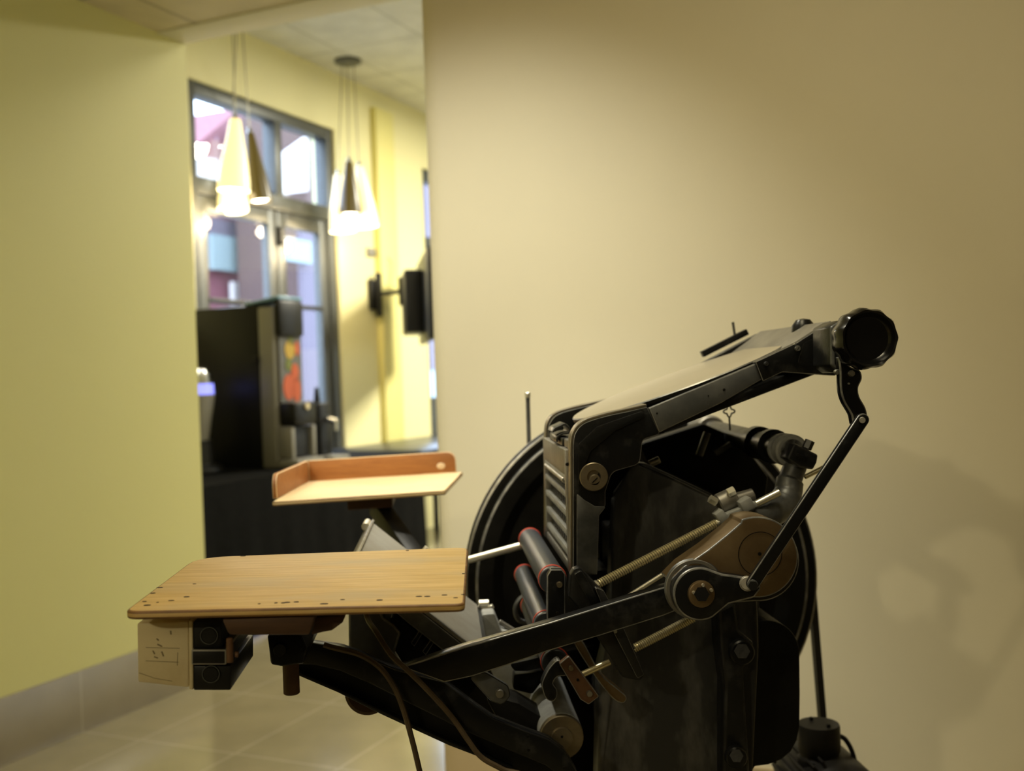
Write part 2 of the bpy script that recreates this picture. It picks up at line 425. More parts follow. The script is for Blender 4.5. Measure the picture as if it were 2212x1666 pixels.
midl = (Ppl(612, 560, DW, G2) - DW).dot(G1)
for k, (a0, a1) in enumerate(((dl + fw + .004, midl - .003), (midl + .003, dr - fw - .004))):
    m = MB('alu_grey'); lf = .085
    z0, z1 = .01, zt0 - .004
    slab(m, DW, a0, a0 + lf, -.1, -.04, z0, z1, .004); slab(m, DW, a1 - lf, a1, -.1, -.04, z0, z1, .004)
    slab(m, DW, a0 + lf, a1 - lf, -.1, -.04, z1 - .09, z1, .004); slab(m, DW, a0 + lf, a1 - lf, -.1, -.04, z0, z0 + .16, .004)
    leaf = m.build('door_leaf', doors)
    m = MB('glass'); slab(m, DW, a0 + lf, a1 - lf, -.072, -.066, z0 + .16, z1 - .09); m.build('pane', leaf)
    m = MB('alu_dark'); zb = Ppl(560, 655, DW, G2).z; slab(m, DW, a0 + lf, a1 - lf, -.06, -.035, zb - .015, zb + .015, .003); m.build('push_bar', leaf)
    if k == 1:
        m = MB('alu_dark'); slab(m, DW, a0 + .005, a0 + .035, -.04, -.015, zat(622, 530), zat(622, 490), .003); m.build('latch_box', leaf)
# ------------------------------------------------------------------ second window
win = thing('window_1', along(DW, w2l, -.06, .55), 'grey framed window beside the wall mounted television', 'window'); win['kind'] = 'structure'
m = MB('alu_grey')
slab(m, DW, w2l, w2l + .06, -.12, -.02, .55, w2top, .003); slab(m, DW, w2r - .06, w2r, -.12, -.02, .55, w2top, .003)
slab(m, DW, w2l + .06, w2r - .06, -.12, -.02, w2top - .09, w2top, .003); slab(m, DW, w2l + .06, w2r - .06, -.12, -.02, .55, zs, .003)
zm = Ppl(925, 524, DW, G2).z
slab(m, DW, w2l + .06, w2r - .06, -.12, -.02, zm - .04, zm + .05, .003)
m.build('window_frame', win)
for z0, z1 in ((zs, zm - .04), (zm + .05, w2top - .09)):
    m = MB('glass'); slab(m, DW, w2l + .06, w2r - .06, -.075, -.069, z0, z1); m.build('pane', win)
# ------------------------------------------------------------------ street outside
m = MB('street'); slab(m, DW, -14, 16, -18, -.21, -.14, -.04); struct(m.build('street_pavement'), 'pale street paving outside the glass door', 'street')
def outp(u, v, d): return Ppl(u, v, along(DW, 0, -d), G2)
def outbox(m, u0, u1, vt, vb, d, th, zb=None):
    """box on the plane d metres beyond the door wall between two pixel columns"""
    a0 = (outp(u0, 500, d) - DW).dot(G1); a1 = (outp(u1, 500, d) - DW).dot(G1); uc = (u0 + u1) / 2
    z1 = outp(uc, vt, d).z; z0 = outp(uc, vb, d).z if zb is None else zb
    slab(m, DW, a0, a1, -d - th, -d, z0, z1)
def outgable(m, pts, d, th):
    m.prism([outp(u, v, d) for u, v in pts], -G2 * th)
def ga(u, d): return (outp(u, 500, d) - DW).dot(G1)
h = thing('gabled_house', along(DW, ga(500, 9), -9, -.04), 'pink gabled house across the street behind the left door leaf', 'building')
m = MB('house_pink'); outgable(m, [(385, 345), (520, 232), (640, 330), (640, 445), (640, 700), (385, 700)], 9, 3); slab(m, DW, ga(385, 9), ga(640, 9), -12, -9, -.04, .9); m.build('wall', h)
m = MB('house_white'); outgable(m, [(385, 330), (470, 345), (480, 405), (385, 400)], 8.9, .08); m.build('awning', h)
m = MB('house_lilac'); outbox(m, 548, 600, 310, 425, 8.9, .08); m.build('shop_front', h)
m = MB('house_lilac'); outbox(m, 455, 520, 475, 560, 8.9, .08); m.build('shop_front', h)
m = MB('pale_blue'); outbox(m, 458, 522, 510, 585, 8.78, .1); m.build('window', h)
m = MB('pale_blue'); outbox(m, 590, 640, 370, 430, 8.78, .1); m.build('window', h)
m = MB('house_white'); outbox(m, 500, 540, 610, 660, 8.78, .1); m.build('signboard', h)
h = thing('brick_house', along(DW, ga(680, 7), -7, -.04), 'brown and red house outside the right door leaf', 'building')
m = MB('house_brown'); slab(m, DW, ga(664, 7), ga(740, 7), -8.6, -7, -.04, outp(700, 250, 7).z); m.build('wall', h)
m = MB('house_red'); outbox(m, 682, 728, 560, 800, 6.95, .04); m.build('door', h)
m = MB('house_lilac'); outbox(m, 650, 676, 480, 900, 6.85, .1); m.build('column', h)
m = MB('pale_blue'); outbox(m, 622, 672, 518, 566, 6.7, .1); m.build('signboard', h)
m = MB('house_white'); outgable(m, [(617, 330), (664, 296), (666, 412), (620, 418)], 6.9, .1); m.build('banner', h)
h = thing('lilac_house', along(DW, ga(930, 8), -8, -.04), 'lilac grey house outside the window beside the television', 'building')
m = MB('house_lilac'); slab(m, DW, ga(880, 8), ga(1010, 8), -11, -8, -.04, outp(930, 400, 8).z); m.build('wall', h)
m = MB('pale_blue'); outbox(m, 915, 960, 800, 870, 7.95, .04); m.build('window', h)
# ------------------------------------------------------------------ long table with its cloth
TZ = .75
TA = Pz(442, 1051, TZ); TA.z = 0
tw = .78
t1e = 1.98
def tb(name, a0, a1, label, cloth):
    t = thing(name, along(TA, (a0 + a1) / 2, -tw / 2), label, 'table')
    m = MB('table_black'); slab(m, TA, a0, a1, -tw, 0, TZ - .035, TZ - .004, .004); m.build('tabletop', t)
    for a in (a0 + .05, a1 - .1):
        for b in (-.1, -tw + .05):
            m = MB('alu_grey'); slab(m, TA, a, a + .04, b, b + .04, 0, TZ - .036, .003); m.build('leg', t)
    return t
tb('folding_table', -1.0, t1e, 'long table under the black cloth that carries the drink machines', True)
tb('side_table', t1e + .03, t1e + 1.6, 'black topped table without a cloth at the far end by the window', False)
m = MB('cloth_black')
# cloth: top and skirt as one draped sheet with soft folds
bm = m.bm; random.seed(3)
path = []
L0, L1 = -1.02, t1e + .004
n = 90
for i in range(n + 1): path.append((L0 + (L1 - L0) * i / n, .012, 0.))
for i in range(1, 26): path.append((L1 + .008, .012 - (tw + .02) * i / 26, 1.))
rows = [(TZ + .001, 0.), (TZ - .012, .006), (TZ - .25, .016), (TZ - .5, .026), (.02, .034)]
grid = []
for k, (a, b, side) in enumerate(path):
    colv = []
    for z, o in rows:
        wv = .4 * (math.sin(k * .55) * .5 + math.sin(k * 1.31 + 1) * .5)
        oo = o * (1 + .7 * wv) * (1 if z < TZ - .05 else .3)
        aa, bb = (a, b + oo) if not side else (a + min(oo, .006), b)
        colv.append(bm.verts.new(along(TA, aa, bb, z)))
    grid.append(colv)
for k in range(len(grid) - 1):
    for j in range(len(rows) - 1): bm.faces.new((grid[k][j], grid[k + 1][j], grid[k + 1][j + 1], grid[k][j + 1]))
slab(m, TA, L0, L1 + .008, -tw - .01, .013, TZ - .003, TZ + .0015)
cl = m.build('tablecloth'); tag(cl, 'floor length black cloth over the drinks table', 'tablecloth')
# ------------------------------------------------------------------ juice machine: black side towards us, fruit panel facing right
TP = TZ + .002
J = Pz(604, 1012, TP)                                 # front right bottom corner of the cabinet
jm = thing('drink_dispenser', (J.x, J.y, TP), 'tall black drink dispenser with a fruit picture panel on the black cloth', 'dispenser')
jd = 5.54
jh = px(jd, 352); jw = .24
m = MB('plastic_black'); slab(m, J, 0, jw, -.55, -.11, TP + .0, TP + jh, .012)
m.use('plastic_black').cyl(along(J, -.0, -.125, TP + px(jd, 235)), along(J, -.02, -.125, TP + px(jd, 235)), .016)
m.build('cabinet', jm)
m = MB('grey_plastic'); slab(m, J, .0, jw, -.109, -.012, TP, TP + jh * .985, .01); m.build('front_housing', jm)
m = MB('plastic_black'); slab(m, J, .01, jw - .01, -.011, .03, TP + jh * .8, TP + jh * 1.03, .02); cp = m.build('cap', jm)
m = MB('lid_blue')
m.prism([along(J, 0.01, -.2, TP + jh + .001), along(J, .01, .02, TP + jh * 1.03 + .001), along(J, .01, .02, TP + jh * 1.05), along(J, .01, -.2, TP + jh + .016)], G1 * (jw - .02), .003)
m.build('lid', jm)
m = MB('panel_dark'); slab(m, J, .03, jw - .012, -.011, .004, TP + jh * .4, TP + jh * .8)
pp = m.build('picture_panel', jm)
def blob(mm, a, z, ra, rz, mt):
    mm.use(mt); pts = [along(J, a + ra * math.cos(t * PI / 10), .0045, TP + z + rz * math.sin(t * PI / 10)) for t in range(20)]
    mm.prism(pts, G2 * .003)
m = MB('orange'); blob(m, .1, jh * .49, .05, .07, 'orange'); blob(m, .17, jh * .47, .035, .07, 'orange'); blob(m, .16, jh * .58, .035, .05, 'orange'); blob(m, .12, jh * .72, .045, .05, 'yellow_fruit'); blob(m, .185, jh * .73, .02, .04, 'orange')
blob(m, .105, jh * .63, .028, .035, 'leaf'); blob(m, .13, jh * .785, .022, .03, 'leaf')
m.build('fruit_picture', pp)
m = MB('plastic_black'); slab(m, J, .02, jw - .02, -.01, .1, TP + jh * .255, TP + jh * .4, .02); sp = m.build('spout_housing', jm)
m = MB('cream'); m.cyl(along(J, .12, .101, TP + jh * .37), along(J, .12, .112, TP + jh * .37), .018); m.build('push_button', sp)
m = MB('plastic_black'); slab(m, J, .045, jw - .045, -.01, .06, TP + .05, TP + jh * .25, .01); m.build('splash_panel', jm)
m = MB('grey_plastic'); slab(m, J, .01, .04, -.01, .08, TP + .05, TP + jh * .25, .006); m.build('side_column', jm); m = MB('grey_plastic'); slab(m, J, jw - .04, jw - .01, -.01, .08, TP + .05, TP + jh * .25, .006); m.build('side_column', jm)
m = MB('grey_plastic'); slab(m, J, .0, jw, -.01, .12, TP, TP + .045, .008); m.build('drip_tray', jm)
# second dispenser behind it
K = along(J, .42, -.02)
cm = thing('tap_dispenser', (K.x, K.y, TP), 'slim black tap dispenser behind the fruit panel machine', 'dispenser')
m = MB('plastic_black'); slab(m, K, 0, .12, -.12, .0, TP + .03, TP + .33, .012); m.build('column', cm)
m = MB('plastic_black'); m.cyl(along(K, .06, -.06, TP + .331), along(K, .06, -.06, TP + .42), .022, .012); m.build('tap_handle', cm)
m = MB('chrome'); m.cyl(along(K, .06, .001, TP + .24), along(K, .06, .07, TP + .22), .016); m.cyl(along(K, .06, .062, TP + .22), along(K, .06, .062, TP + .17), .012); m.build('spout', cm)
m = MB('grey_plastic'); slab(m, K, -.02, .14, -.13, .1, TP, TP + .028, .006); m.build('drip_tray', cm)
# rounded silver machine at the left edge
S = Pz(452, 1024, TP); Sc = along(S, .02, -.12)
sm = thing('coffee_machine', (Sc.x, Sc.y, TP), 'rounded silver drink machine with a blue lit display at the cloth edge', 'machine')
sd = 5.0
k = px(sd)
m = MB('plastic_black'); m.lathe((Sc.x, Sc.y, TP), UP, [(0, 0), (0, .15), (.012, .155), (.03, .15), (.05, .11), (.17, .1), (.17, 0)], 36); m.build('base', sm)
m = MB('chrome'); m.use('grey_plastic').lathe((Sc.x, Sc.y, TP + .171), UP, [(0, 0), (0, .085), (.1, .1), (.2, .118), (.235, .122), (.235, 0)], 36); m.build('body', sm)
m = MB('blue_light'); m.lathe((Sc.x, Sc.y, TP + .407), UP, [(0, 0), (0, .119), (.055, .117), (.055, 0)], 36); m.build('display_band', sm)
m = MB('chrome'); m.lathe((Sc.x, Sc.y, TP + .463), UP, [(0, 0), (0, .12), (.05, .112), (.075, .1), (.085, .07), (.09, 0)], 36); m.build('hood', sm)
m = MB('orange'); q = (CAM - Sc); q.z = 0; q.normalize(); m.lathe(Sc + UP * (TP + .33) + q * .119, q, [(0, 0), (0, .02), (.012, .017), (.014, 0)], 16); m.build('indicator_button', sm)
# ------------------------------------------------------------------ pendant clusters
def pendant(name, top, shades, label):
    t = thing(name, top, label, 'pendant light', 'pendant clusters')
    m = MB('alu_grey'); m.lathe(top, -UP, [(0.0, 0), (0.0, .09), (.018, .09), (.03, .06), (.03, 0)], 32); m.build('canopy', t)
    for (p0, p1, r1, kind) in shades:
        mt = 'white_glass' if kind == 'w' else 'smoke_glass'
        d = (p1 - p0); L = d.length
        m = MB(mt); m.lathe(p0, d, [(0, .3 * r1), (.02 * L, .34 * r1), (.3 * L, .55 * r1), (.6 * L, .82 * r1), (.85 * L, .96 * r1), (L, r1), (L, r1 * .93), (.6 * L, .75 * r1), (.3 * L, .48 * r1), (.01 * L, .25 * r1), (0, .3 * r1)], 28)
        sh = m.build('shade', t)
        dn = d.normalized()
        m = MB('lamp_end'); m.lathe(p1 - dn * .05, dn, [(0, 0), (0, r1 * .82), (.035, r1 * .86), (.046, r1 * .5), (.048, 0)], 24); m.build('diffuser', sh)
        m = MB('chrome'); m.lathe(p0 - dn * .035, dn, [(0, 0), (0, .008), (.03, .016), (.04, .018), (.045, 0)], 12); m.build('socket_cap', sh)
        a = top - UP * .028 + (Vector((p0.x, p0.y, 0)) - Vector((top.x, top.y, 0))).normalized() * .04
        m = MB('wire'); m.tube([a, p0 - dn * .03], .0035, 6); m.build('cord', t)
        li = bpy.data.lights.new('bulb', 'POINT'); li.energy = PEND_W; li.color = (1, .8, .5); li.shadow_soft_size = r1 * .5
        lo = bpy.data.objects.new('bulb_light', li); COL.objects.link(lo); lo.location = p1 + dn * (r1 * .7)
def zc_top(u, v): 
    d = ray(u, v); return CAM + d * ((ZF - .0005 - CAMH) / d.z)
PEND_W = 5.
d1 = 5.9
top1 = Pd(517, 40, d1); top1.z = ZF - .0005
pendant('pendant_light', top1, [(Pd(508, 258, d1), Pd(505, 412, d1), px(d1, 35), 'w'), (Pd(540, 288, d1 + .12), Pd(562, 436, d1 + .12), px(d1, 27), 's'), (Pd(500, 300, d1 + .3), Pd(503, 453, d1 + .22), px(d1, 34), 'w')],
        'nearer pendant cluster with a large white shade before the left transom pane')
d2 = 6.95
top2 = Pd(752, 152, d2); top2.z = ZF - .0005
pendant('pendant_light', top2, [(Pd(754, 350, d2 - .12), Pd(757, 464, d2 - .12), px(d2, 24), 's'), (Pd(776, 360, d2 + .03), Pd(792, 490, d2 + .03), px(d2, 27), 'w'), (Pd(731, 378, d2), Pd(741, 500, d2), px(d2, 29), 'w')],
        'farther pendant cluster with a dark middle shade right of the door')
# ------------------------------------------------------------------ television on its wall arm
tvd = 7.35
q0 = Pd(903, 660, 7.7); qd = (RC @ Vector((-.15, 0, -1))); qd.z = 0; qd.normalize()
tv = thing('television', (q0.x, q0.y, q0.z), 'black flat television seen from behind on its wall arm', 'television')
zt, zb = Pd(903, 574, 7.7).z, Pd(903, 745, 7.7).z
sd_ = Vector((qd.y, -qd.x, 0))
m = MB('tv'); a = Vector((q0.x, q0.y, zb)); m.obox(a, -qd * 1.1, sd_ * .045, UP * (zt - zb), .006); m.build('screen_panel', tv)
m = MB('tv'); a = Vector((q0.x, q0.y, zb)) - qd * .2 - sd_ * .131 + UP * .06; m.obox(a, -qd * .5, sd_ * .13, UP * (zt - zb - .16), .015); m.build('back_housing', tv)
pc = Ppl(817, 636, along(DW, 0, .06), G2)
m = MB('tv'); ptv = Vector((q0.x, q0.y, pc.z)) - qd * .3 - sd_ * .133
m.bar(pc + G2 * .02, ptv, .035, .03); m.bar(ptv + UP * .1, ptv - UP * .1, .05, .04, up=sd_); m.build('swivel_arm', tv)
m = MB('tv'); pw = along(pc, 0, -.055, 0); pw.z = 0
slab(m, pw, -.05, .09, -.0, .03, pc.z - .11, pc.z + .11, .004); slab(m, pw, .0, .05, .031, .06, pc.z - .16, pc.z + .16, .004)
m.build('wall_plate', tv)
sk = Ppl(799, 545, along(DW, 0, .001), G2)
so = thing('wall_socket', (sk.x, sk.y, sk.z - .03), 'small beige wall socket above the television arm with a thin cable', 'socket')
m = MB('grey_plastic'); slab(m, Vector((sk.x, sk.y, 0)), -.05, .05, .0, .02, sk.z - .03, sk.z + .03, .004); m.build('cover', so)
m = MB('wire'); m.tube(spline([along(sk, .05, .01, sk.z), along(sk, .13, .02, sk.z + .005), along(sk, .19, .07, sk.z - .07), along(sk, .16, .07, sk.z - .22)]), .004, 6); m.build('cable', so)
# ------------------------------------------------------------------ the press
YN, YF = 1.33, 1.67
YV = Vector((0, 1, 0))
def xz(u, v, y=YN): p = P(u, v, y); return p.x, p.z
base = P(1450, 1200, 1.6)
press = thing('printing_press', (base.x, base.y, 0), 'old black letterpress printing press with wooden feed boards and a large flywheel', 'printing press')
def part(m, name, parent=press, **k): return m.build(name, parent, **k)
def screw(parent, u, v, y, r, mt='steel', head='slot', depth=.004, name='screw'):
    p = P(u, v, y); rr = px(y, r)
    m = MB(mt)
    if head == 'hex': m.hexn(p, p - YV * depth, rr)
    else:
        m.lathe(p, -YV, [(0, 0), (0, rr), (depth * .55, rr), (depth, rr * .84), (depth, 0)], 18)
        if head == 'slot':
            m.use('iron_plain'); c = p - YV * (depth + .0002); a = R(random.uniform(30, 80)); d = Vector((math.cos(a), 0, math.sin(a)))
            m.bar(c - d * rr * .6, c + d * rr * .6, .0009, rr * .18, up=Vector((-d.z, 0, d.x)))
    return m.build(name, parent)
# --- main frame -----------------------------------------------------------
fr_pts = fil([(1332, 1070), (1384, 1000), (1400, 1003), (1462, 1032), (1560, 1078), (1605, 1120), (1640, 1200), (1640, 1420), (1618, 1500), (1625, 1720), (1300, 1720), (1285, 1480), (1318, 1350), (1344, 1280), (1330, 1160)], 14)
m = MB('iron_worn'); m.poly(fr_pts, 1.44, 1.475, .0015, 'iron_worn')
sf = part(m, 'side_frame')
m = MB('frame_worn'); m.poly(fil([(1336, 1088), (1386, 1007), (1462, 1036), (1558, 1082), (1606, 1126), (1640, 1210), (1640, 1400), (1625, 1720), (1295, 1720), (1300, 1480), (1322, 1350)], 10), 1.375, 1.4395, .017, None, seg=6)
zt_ = P(1400, 1005, 1.4).z; zb3 = P(1500, 1300, 1.4).z; xl_ = P(1336, 1100, 1.4).x
for v_ in m.bm.verts:
    if v_.co.y < 1.42:
        v_.co.y += .056 * max(0, (v_.co.z - zb3) / (zt_ - zb3)) ** 1.3 + .012 * max(0, 1 - (v_.co.x - xl_) / .08)
        v_.co.y = min(v_.co.y, 1.437)
m.build('frame_cheek', sf)
m = MB('iron_worn'); m.poly(fil([(1290, 1700), (1600, 1700), (1625, 1720), (1650, 2400), (1250, 2400), (1280, 1720)], 14), 1.42, 1.4395, .0012); part(m, 'side_frame_foot')
m = MB('iron_plain')
q = [Vector((P(u, v, 1.40).x, 1.60, P(u, v, 1.40).z)) for u, v in fr_pts]
m.prism(q, Vector((0, .045, 0)), .003)
m.poly(fil([(1290, 1400), (1600, 1380), (1625, 1560), (1650, 2400), (1250, 2400), (1280, 1560)], 14), 1.60, 1.64, .003, ref=1.425)
part(m, 'side_frame')
m = MB('iron_plain')
xa, za = xz(1330, 1120, 1.4); xb, zb_ = xz(1600, 1650, 1.4)
m.box((xa + .01, 1.476, zb_), (xb - .02, 1.599, za - .03), .004)
part(m, 'frame_tie')
m = MB('iron_plain'); xa, _ = xz(1180, 1500, 1.4); xb, _ = xz(1900, 1500, 1.4)
m.box((xa, 1.36, 0), (xb, 2.02, .07), .01)
m.box((xa + .1, 1.42, .07), (xb - .24, 1.66, .2), .01)
part(m, 'base_casting')
# --- type bed -------------------------------------------------------------
bed_curve = [tuple(p)[:2] for p in spline([(1238, 1000, 0), (1238, 962, 0), (1243, 935, 0), (1263, 914, 0), (1309, 899, 0), (1355, 889, 0), (1398, 879, 0)], 5)]
bed_pts = fil([(1238, 1242)] + bed_curve + [(1426, 938), (1388, 950), (1382, 1003), (1322, 1020), (1308, 1062), (1308, 1092), (1294, 1112), (1290, 1242)], [2] + [0] * len(bed_curve) + [6, 14, 20, 25, 8, 4, 30, 2], 7)
bed3 = [Vector((P(u, v, YN).x, 0, P(u, v, YN).z)) for u, v in bed_pts]
m = MB('iron'); m.prism([p + YV * YN for p in bed3], YV * .03, .0016, 'edge'); part(m, 'bed_cheek')
m = MB('iron'); m.prism([p + YV * (YF - .03) for p in bed3], YV * .03, .0016, 'edge'); part(m, 'bed_cheek')
# raised rib and pocket on the near cheek
m = MB('iron'); m.poly(fil([(1250, 1060), (1250, 960), (1290, 922), (1388, 888), (1396, 900), (1330, 930), (1275, 975), (1262, 1010)], 10), YN - .004, YN + .002, .0015, 'iron_worn'); part(m, 'cheek_rib')
m = MB('steel_dark'); m.poly(fil([(1246, 1240), (1246, 1066), (1262, 1080), (1285, 1094), (1309, 1095), (1294, 1114), (1290, 1240)], 3), YN - .003, YN + .002, .001, 'edge'); part(m, 'cheek_plate')
m = MB('iron'); x0, z0 = xz(1243, 1242); x1, z1 = xz(1288, 985)
m.box((x0 + .004, YN + .031, z0), (x1, YF - .031, z1), .002); part(m, 'bed_block')
rail_in = [(1238, 1241)] + bed_curve
def offs(pts, d):
    out = []
    for i, p in enumerate(pts):
        a = Vector(pts[max(0, i - 1)]); b = Vector(pts[min(len(pts) - 1, i + 1)]); t = (b - a).normalized(); out.append((p[0] + t.y * d, p[1] - t.x * d))
    return out
rail_pts = offs(rail_in, .4) + offs(rail_in, 6.5)[::-1]
for y0_ in (YN + .001, YF - .024):
    m = MB('tan_steel'); m.prism([Vector((P(u, v, YN).x, y0_, P(u, v, YN).z)) for u, v in rail_pts], YV * .023, .0009, 'steel'); part(m, 'bed_rail')
m = MB('tan_steel'); p = P(1282, 1030, YN - .006); m.lathe(p, -YV, [(0, 0), (0, px(YN, 31)), (.003, px(YN, 31)), (.004, px(YN, 29.5)), (.004, px(YN, 15)), (-.002, px(YN, 14)), (-.002, 0)], 36); w_ = part(m, 'roller_washer')
m = MB('iron'); m.cyl(P(1282, 1030, YN + .001), P(1282, 1030, YN - .0055), px(YN, 30), n=32); m.build('pivot_boss', w_)
screw(w_, 1284, 1037, YN - .006, 13, 'tan_steel')
# --- chase with its furniture, held against the bed ------------------------
XC = xz(1226, 1000)[0]
def zx(v, u=1224): return Px(u, v, XC).z
ztop = xz(1232, 975)[1]; zbot = xz(1230, 1243)[1]
cy0, cy1 = YN + .024, YF - .024
chase = None
m = MB('steel_dull'); t_ = .016
m.box((XC, cy0, zbot), (XC + t_, cy0 + .014, ztop), .001, 'edge'); m.box((XC, cy1 - .014, zbot), (XC + t_, cy1, ztop), .001, 'edge')
m.box((XC, cy0 + .0145, ztop - .034), (XC + t_, cy1 - .0145, ztop), .001, 'edge'); m.box((XC, cy0 + .0145, zbot), (XC + t_, cy1 - .0145, zbot + .012), .001, 'edge')
chase = part(m, 'chase')
hz = ztop - .04
zs_ = [P(1224, v, YN + .03).z for v in (1012, 1034, 1071, 1113, 1155, 1197)]
for i, z in enumerate(zs_):
    m = MB('pale_iron')
    m.box((XC + .0005, cy0 + .015, z - .004), (XC + t_, cy1 - .015, z + .0045), .0008, 'edge'); m.build('furniture_bar', chase)
for i in range(1, len(zs_)):
    z0 = (zs_[i + 1] + .0048) if i + 1 < len(zs_) else zbot + .0125; z1 = zs_[i] - .0043
    m = MB('iron_plain'); m.box((XC + .0145, cy0 + .015, z0), (XC + t_ + .002, cy1 - .015, z1))
    for k in range(12):
        y = cy0 + .024 + k * (cy1 - cy0 - .056) / 11
        m.use('iron').box((XC + .008, y, z0 + .0002), (XC + .014, y + .009, z1 - .001))
    m.build('toothed_rack', chase)
m = MB('steel'); m.cyl(Vector((XC + .002, cy0 + .03, hz - .003)), Vector((XC + .002, cy1 - .02, hz - .003)), .004); m.build('clamp_rod', chase)
screw(chase, 1225, 1003, YN + .02, 4, 'iron_plain', 'round')
# chase clamp on top of the bed
m = MB('iron')
zc_ = ztop; x1 = xz(1290, 985)[0]
m.box((XC + .004, 1.42, zc_ + .0005), (x1, 1.58, zc_ + .012), .002, 'iron_worn')
rib = [tuple(p)[:2] for p in spline([(1204, 956, 0), (1203, 946, 0), (1214, 938, 0), (1228, 935, 0), (1230, 927, 0), (1221, 917, 0), (1211, 921, 0), (1200, 926, 0), (1194, 934, 0)], 5)]
m.poly(offs(rib, 2.2) + offs(rib, -2.2)[::-1], 1.44, 1.50, .0008, 'steel_dark'); part(m, 'chase_clamp')
m = MB('steel_dull'); m.box((XC + .006, 1.365, zc_ + .001), (XC + .03, 1.41, zc_ + .012), .0015, 'edge'); part(m, 'clamp_jaw')
# --- track plates from bed up to the fountain ------------------------------
plate = [(1402, 882), (1640, 783), (1656, 814), (1560, 870), (1424, 935)]
m = MB('plate_grey'); m.poly(plate, YN - .003, YN + .008, .0012, 'edge'); tp = part(m, 'track_plate')
for (u, v, r) in ((1564, 842, 3), (1530, 855, 1.6), (1419, 893, 2)): screw(tp, u, v, YN - .003, r, 'iron_plain', 'round', .0012, 'hole_plug')
bk = fil([(1632, 782), (1722, 740), (1772, 708), (1803, 697), (1812, 712), (1806, 812), (1690, 804), (1648, 824)], [2, 10, 14, 6, 6, 4, 14, 2])
m = MB('iron'); m.poly(bk, YN - .008, YN + .006, .0018, 'edge'); fb = part(m, 'fountain_bracket')
m = MB('iron'); m.poly(fil([(1736, 740), (1790, 716), (1800, 800), (1720, 790)], 12), YN - .0085, YN - .004, .0015); m.build('cast_pocket', fb)
screw(fb, 1722, 753, YN - .0085, 6.5, 'steel'); screw(fb, 1654, 786, YN - .0085, 5, 'steel_dark'); screw(fb, 1716, 744, YN - .0085, 2.2, 'steel', 'round')
# far track plate and rail
fp = [Vector((P(u, v, YN).x, YF - .012, P(u, v, YN).z)) for u, v in [(1402, 882), (1640, 783), (1803, 697), (1808, 730), (1656, 814), (1424, 935)]]
m = MB('iron'); m.prism(fp, YV * .012, .0015, 'edge'); part(m, 'track_plate')
m = MB('iron'); m.bar(P(1516, 766, 1.678), P(1613, 717, 1.678), .015, .010, bev=.001); part(m, 'roller_hook_bar')
# --- ink disc ---------------------------------------------------------------
pl_, pr_ = P(1238, 905, 1.5), P(1684, 737, 1.5)
dc = (pl_ + pr_) / 2; ds = (pr_ - pl_); drad = ds.length / 2; ds.normalize(); dn = YV.cross(ds).normalized()
if dn.z < 0: dn = -dn
m = MB('disc'); m.lathe(dc, dn, [(-.009, 0), (-.009, drad - .002), (-.006, drad), (-.0015, drad), (0, drad - .0015), (0, 0)], 72, mats=['iron_plain', 'iron_plain', 'iron_plain', 'edge', None]); part(m, 'ink_disc')  # near-black rim and back paint in the gap and shadow below the disc
m = MB('iron'); a = dc - dn * .0095; m.lathe(a, -dn, [(0, 0), (0, .05), (.012, .045), (.02, .028), (.05, .026), (.05, 0)], 32); part(m, 'disc_spindle')
m = MB('iron'); o = dc - dn * .046 - ds * (drad * .93) - YV * .155; m.obox(o, ds * drad * 1.9, YV * .31, dn * .014, .003); part(m, 'disc_carrier')
# --- ink fountain -----------------------------------------------------------
ft = fil([(1690, 800), (1712, 768), (1785, 706), (1803, 702), (1800, 806)], [6, 6, 4, 3, 3])
m = MB('iron'); q = [Vector((P(u, v, YN).x, YN + .0065, P(u, v, YN).z)) for u, v in ft]; m.prism(q, YV * .30, .002, 'steel_dark'); fo = part(m, 'ink_fountain')
m = MB('steel_dull'); a = P(1706, 765, YN + .012); b = P(1797, 697, YN + .012); d = (b - a); nn = YV.cross(d).normalized(); nn = nn if nn.z > 0 else -nn
m.obox(a, d, YV * .30, nn * .003, .0008, 'edge'); m.build('fountain_blade', fo)
m = MB('iron'); p = P(1735, 703, 1.452); m.lathe(p - UP * .012, UP, [(0, 0), (0, .018), (.012, .016), (.02, .01), (.022, 0)], 20); m.build('thumb_screw', fo)
# scalloped hand knob
kc = P(1880, 731, 1.185); kr = px(1.185, 69)
m = MB('gloss_black')
def scal(y, f, amp, n=66):
    return [kc + YV * y + Vector((math.cos(2 * PI * i / n), 0, math.sin(2 * PI * i / n))) * (kr * f * (1 + amp * math.cos(11 * 2 * PI * i / n))) for i in range(n)]
rings = [scal(.034, .45, 0), scal(.034, .86, .03), scal(.028, .98, .03), scal(.016, 1.0, .03), scal(.005, .97, .03), scal(0, .91, .015), scal(.001, .84, 0), scal(.006, .78, 0), scal(.009, .7, 0), scal(.0095, .3, 0)]
vr = [[m.bm.verts.new(p) for p in r] for r in rings]
m.bm.faces.new(vr[0]); m.bm.faces.new(vr[-1])
for a, b in zip(vr, vr[1:]):
    for i in range(len(a)): m.bm.faces.new((a[i], a[(i + 1) % len(a)], b[(i + 1) % len(a)], b[i]))
kn = part(m, 'hand_knob', ang=40)
m = MB('iron'); m.cyl(kc + YV * .034, kc + YV * .10, .012); m.build('knob_shaft', kn)
m = MB('iron'); m.poly(fil([(1795, 705), (1822, 690), (1840, 700), (1842, 790), (1818, 808), (1796, 790)], 10), 1.235, 1.30, .004, 'steel_dark'); kb = part(m, 'knob_bearing')
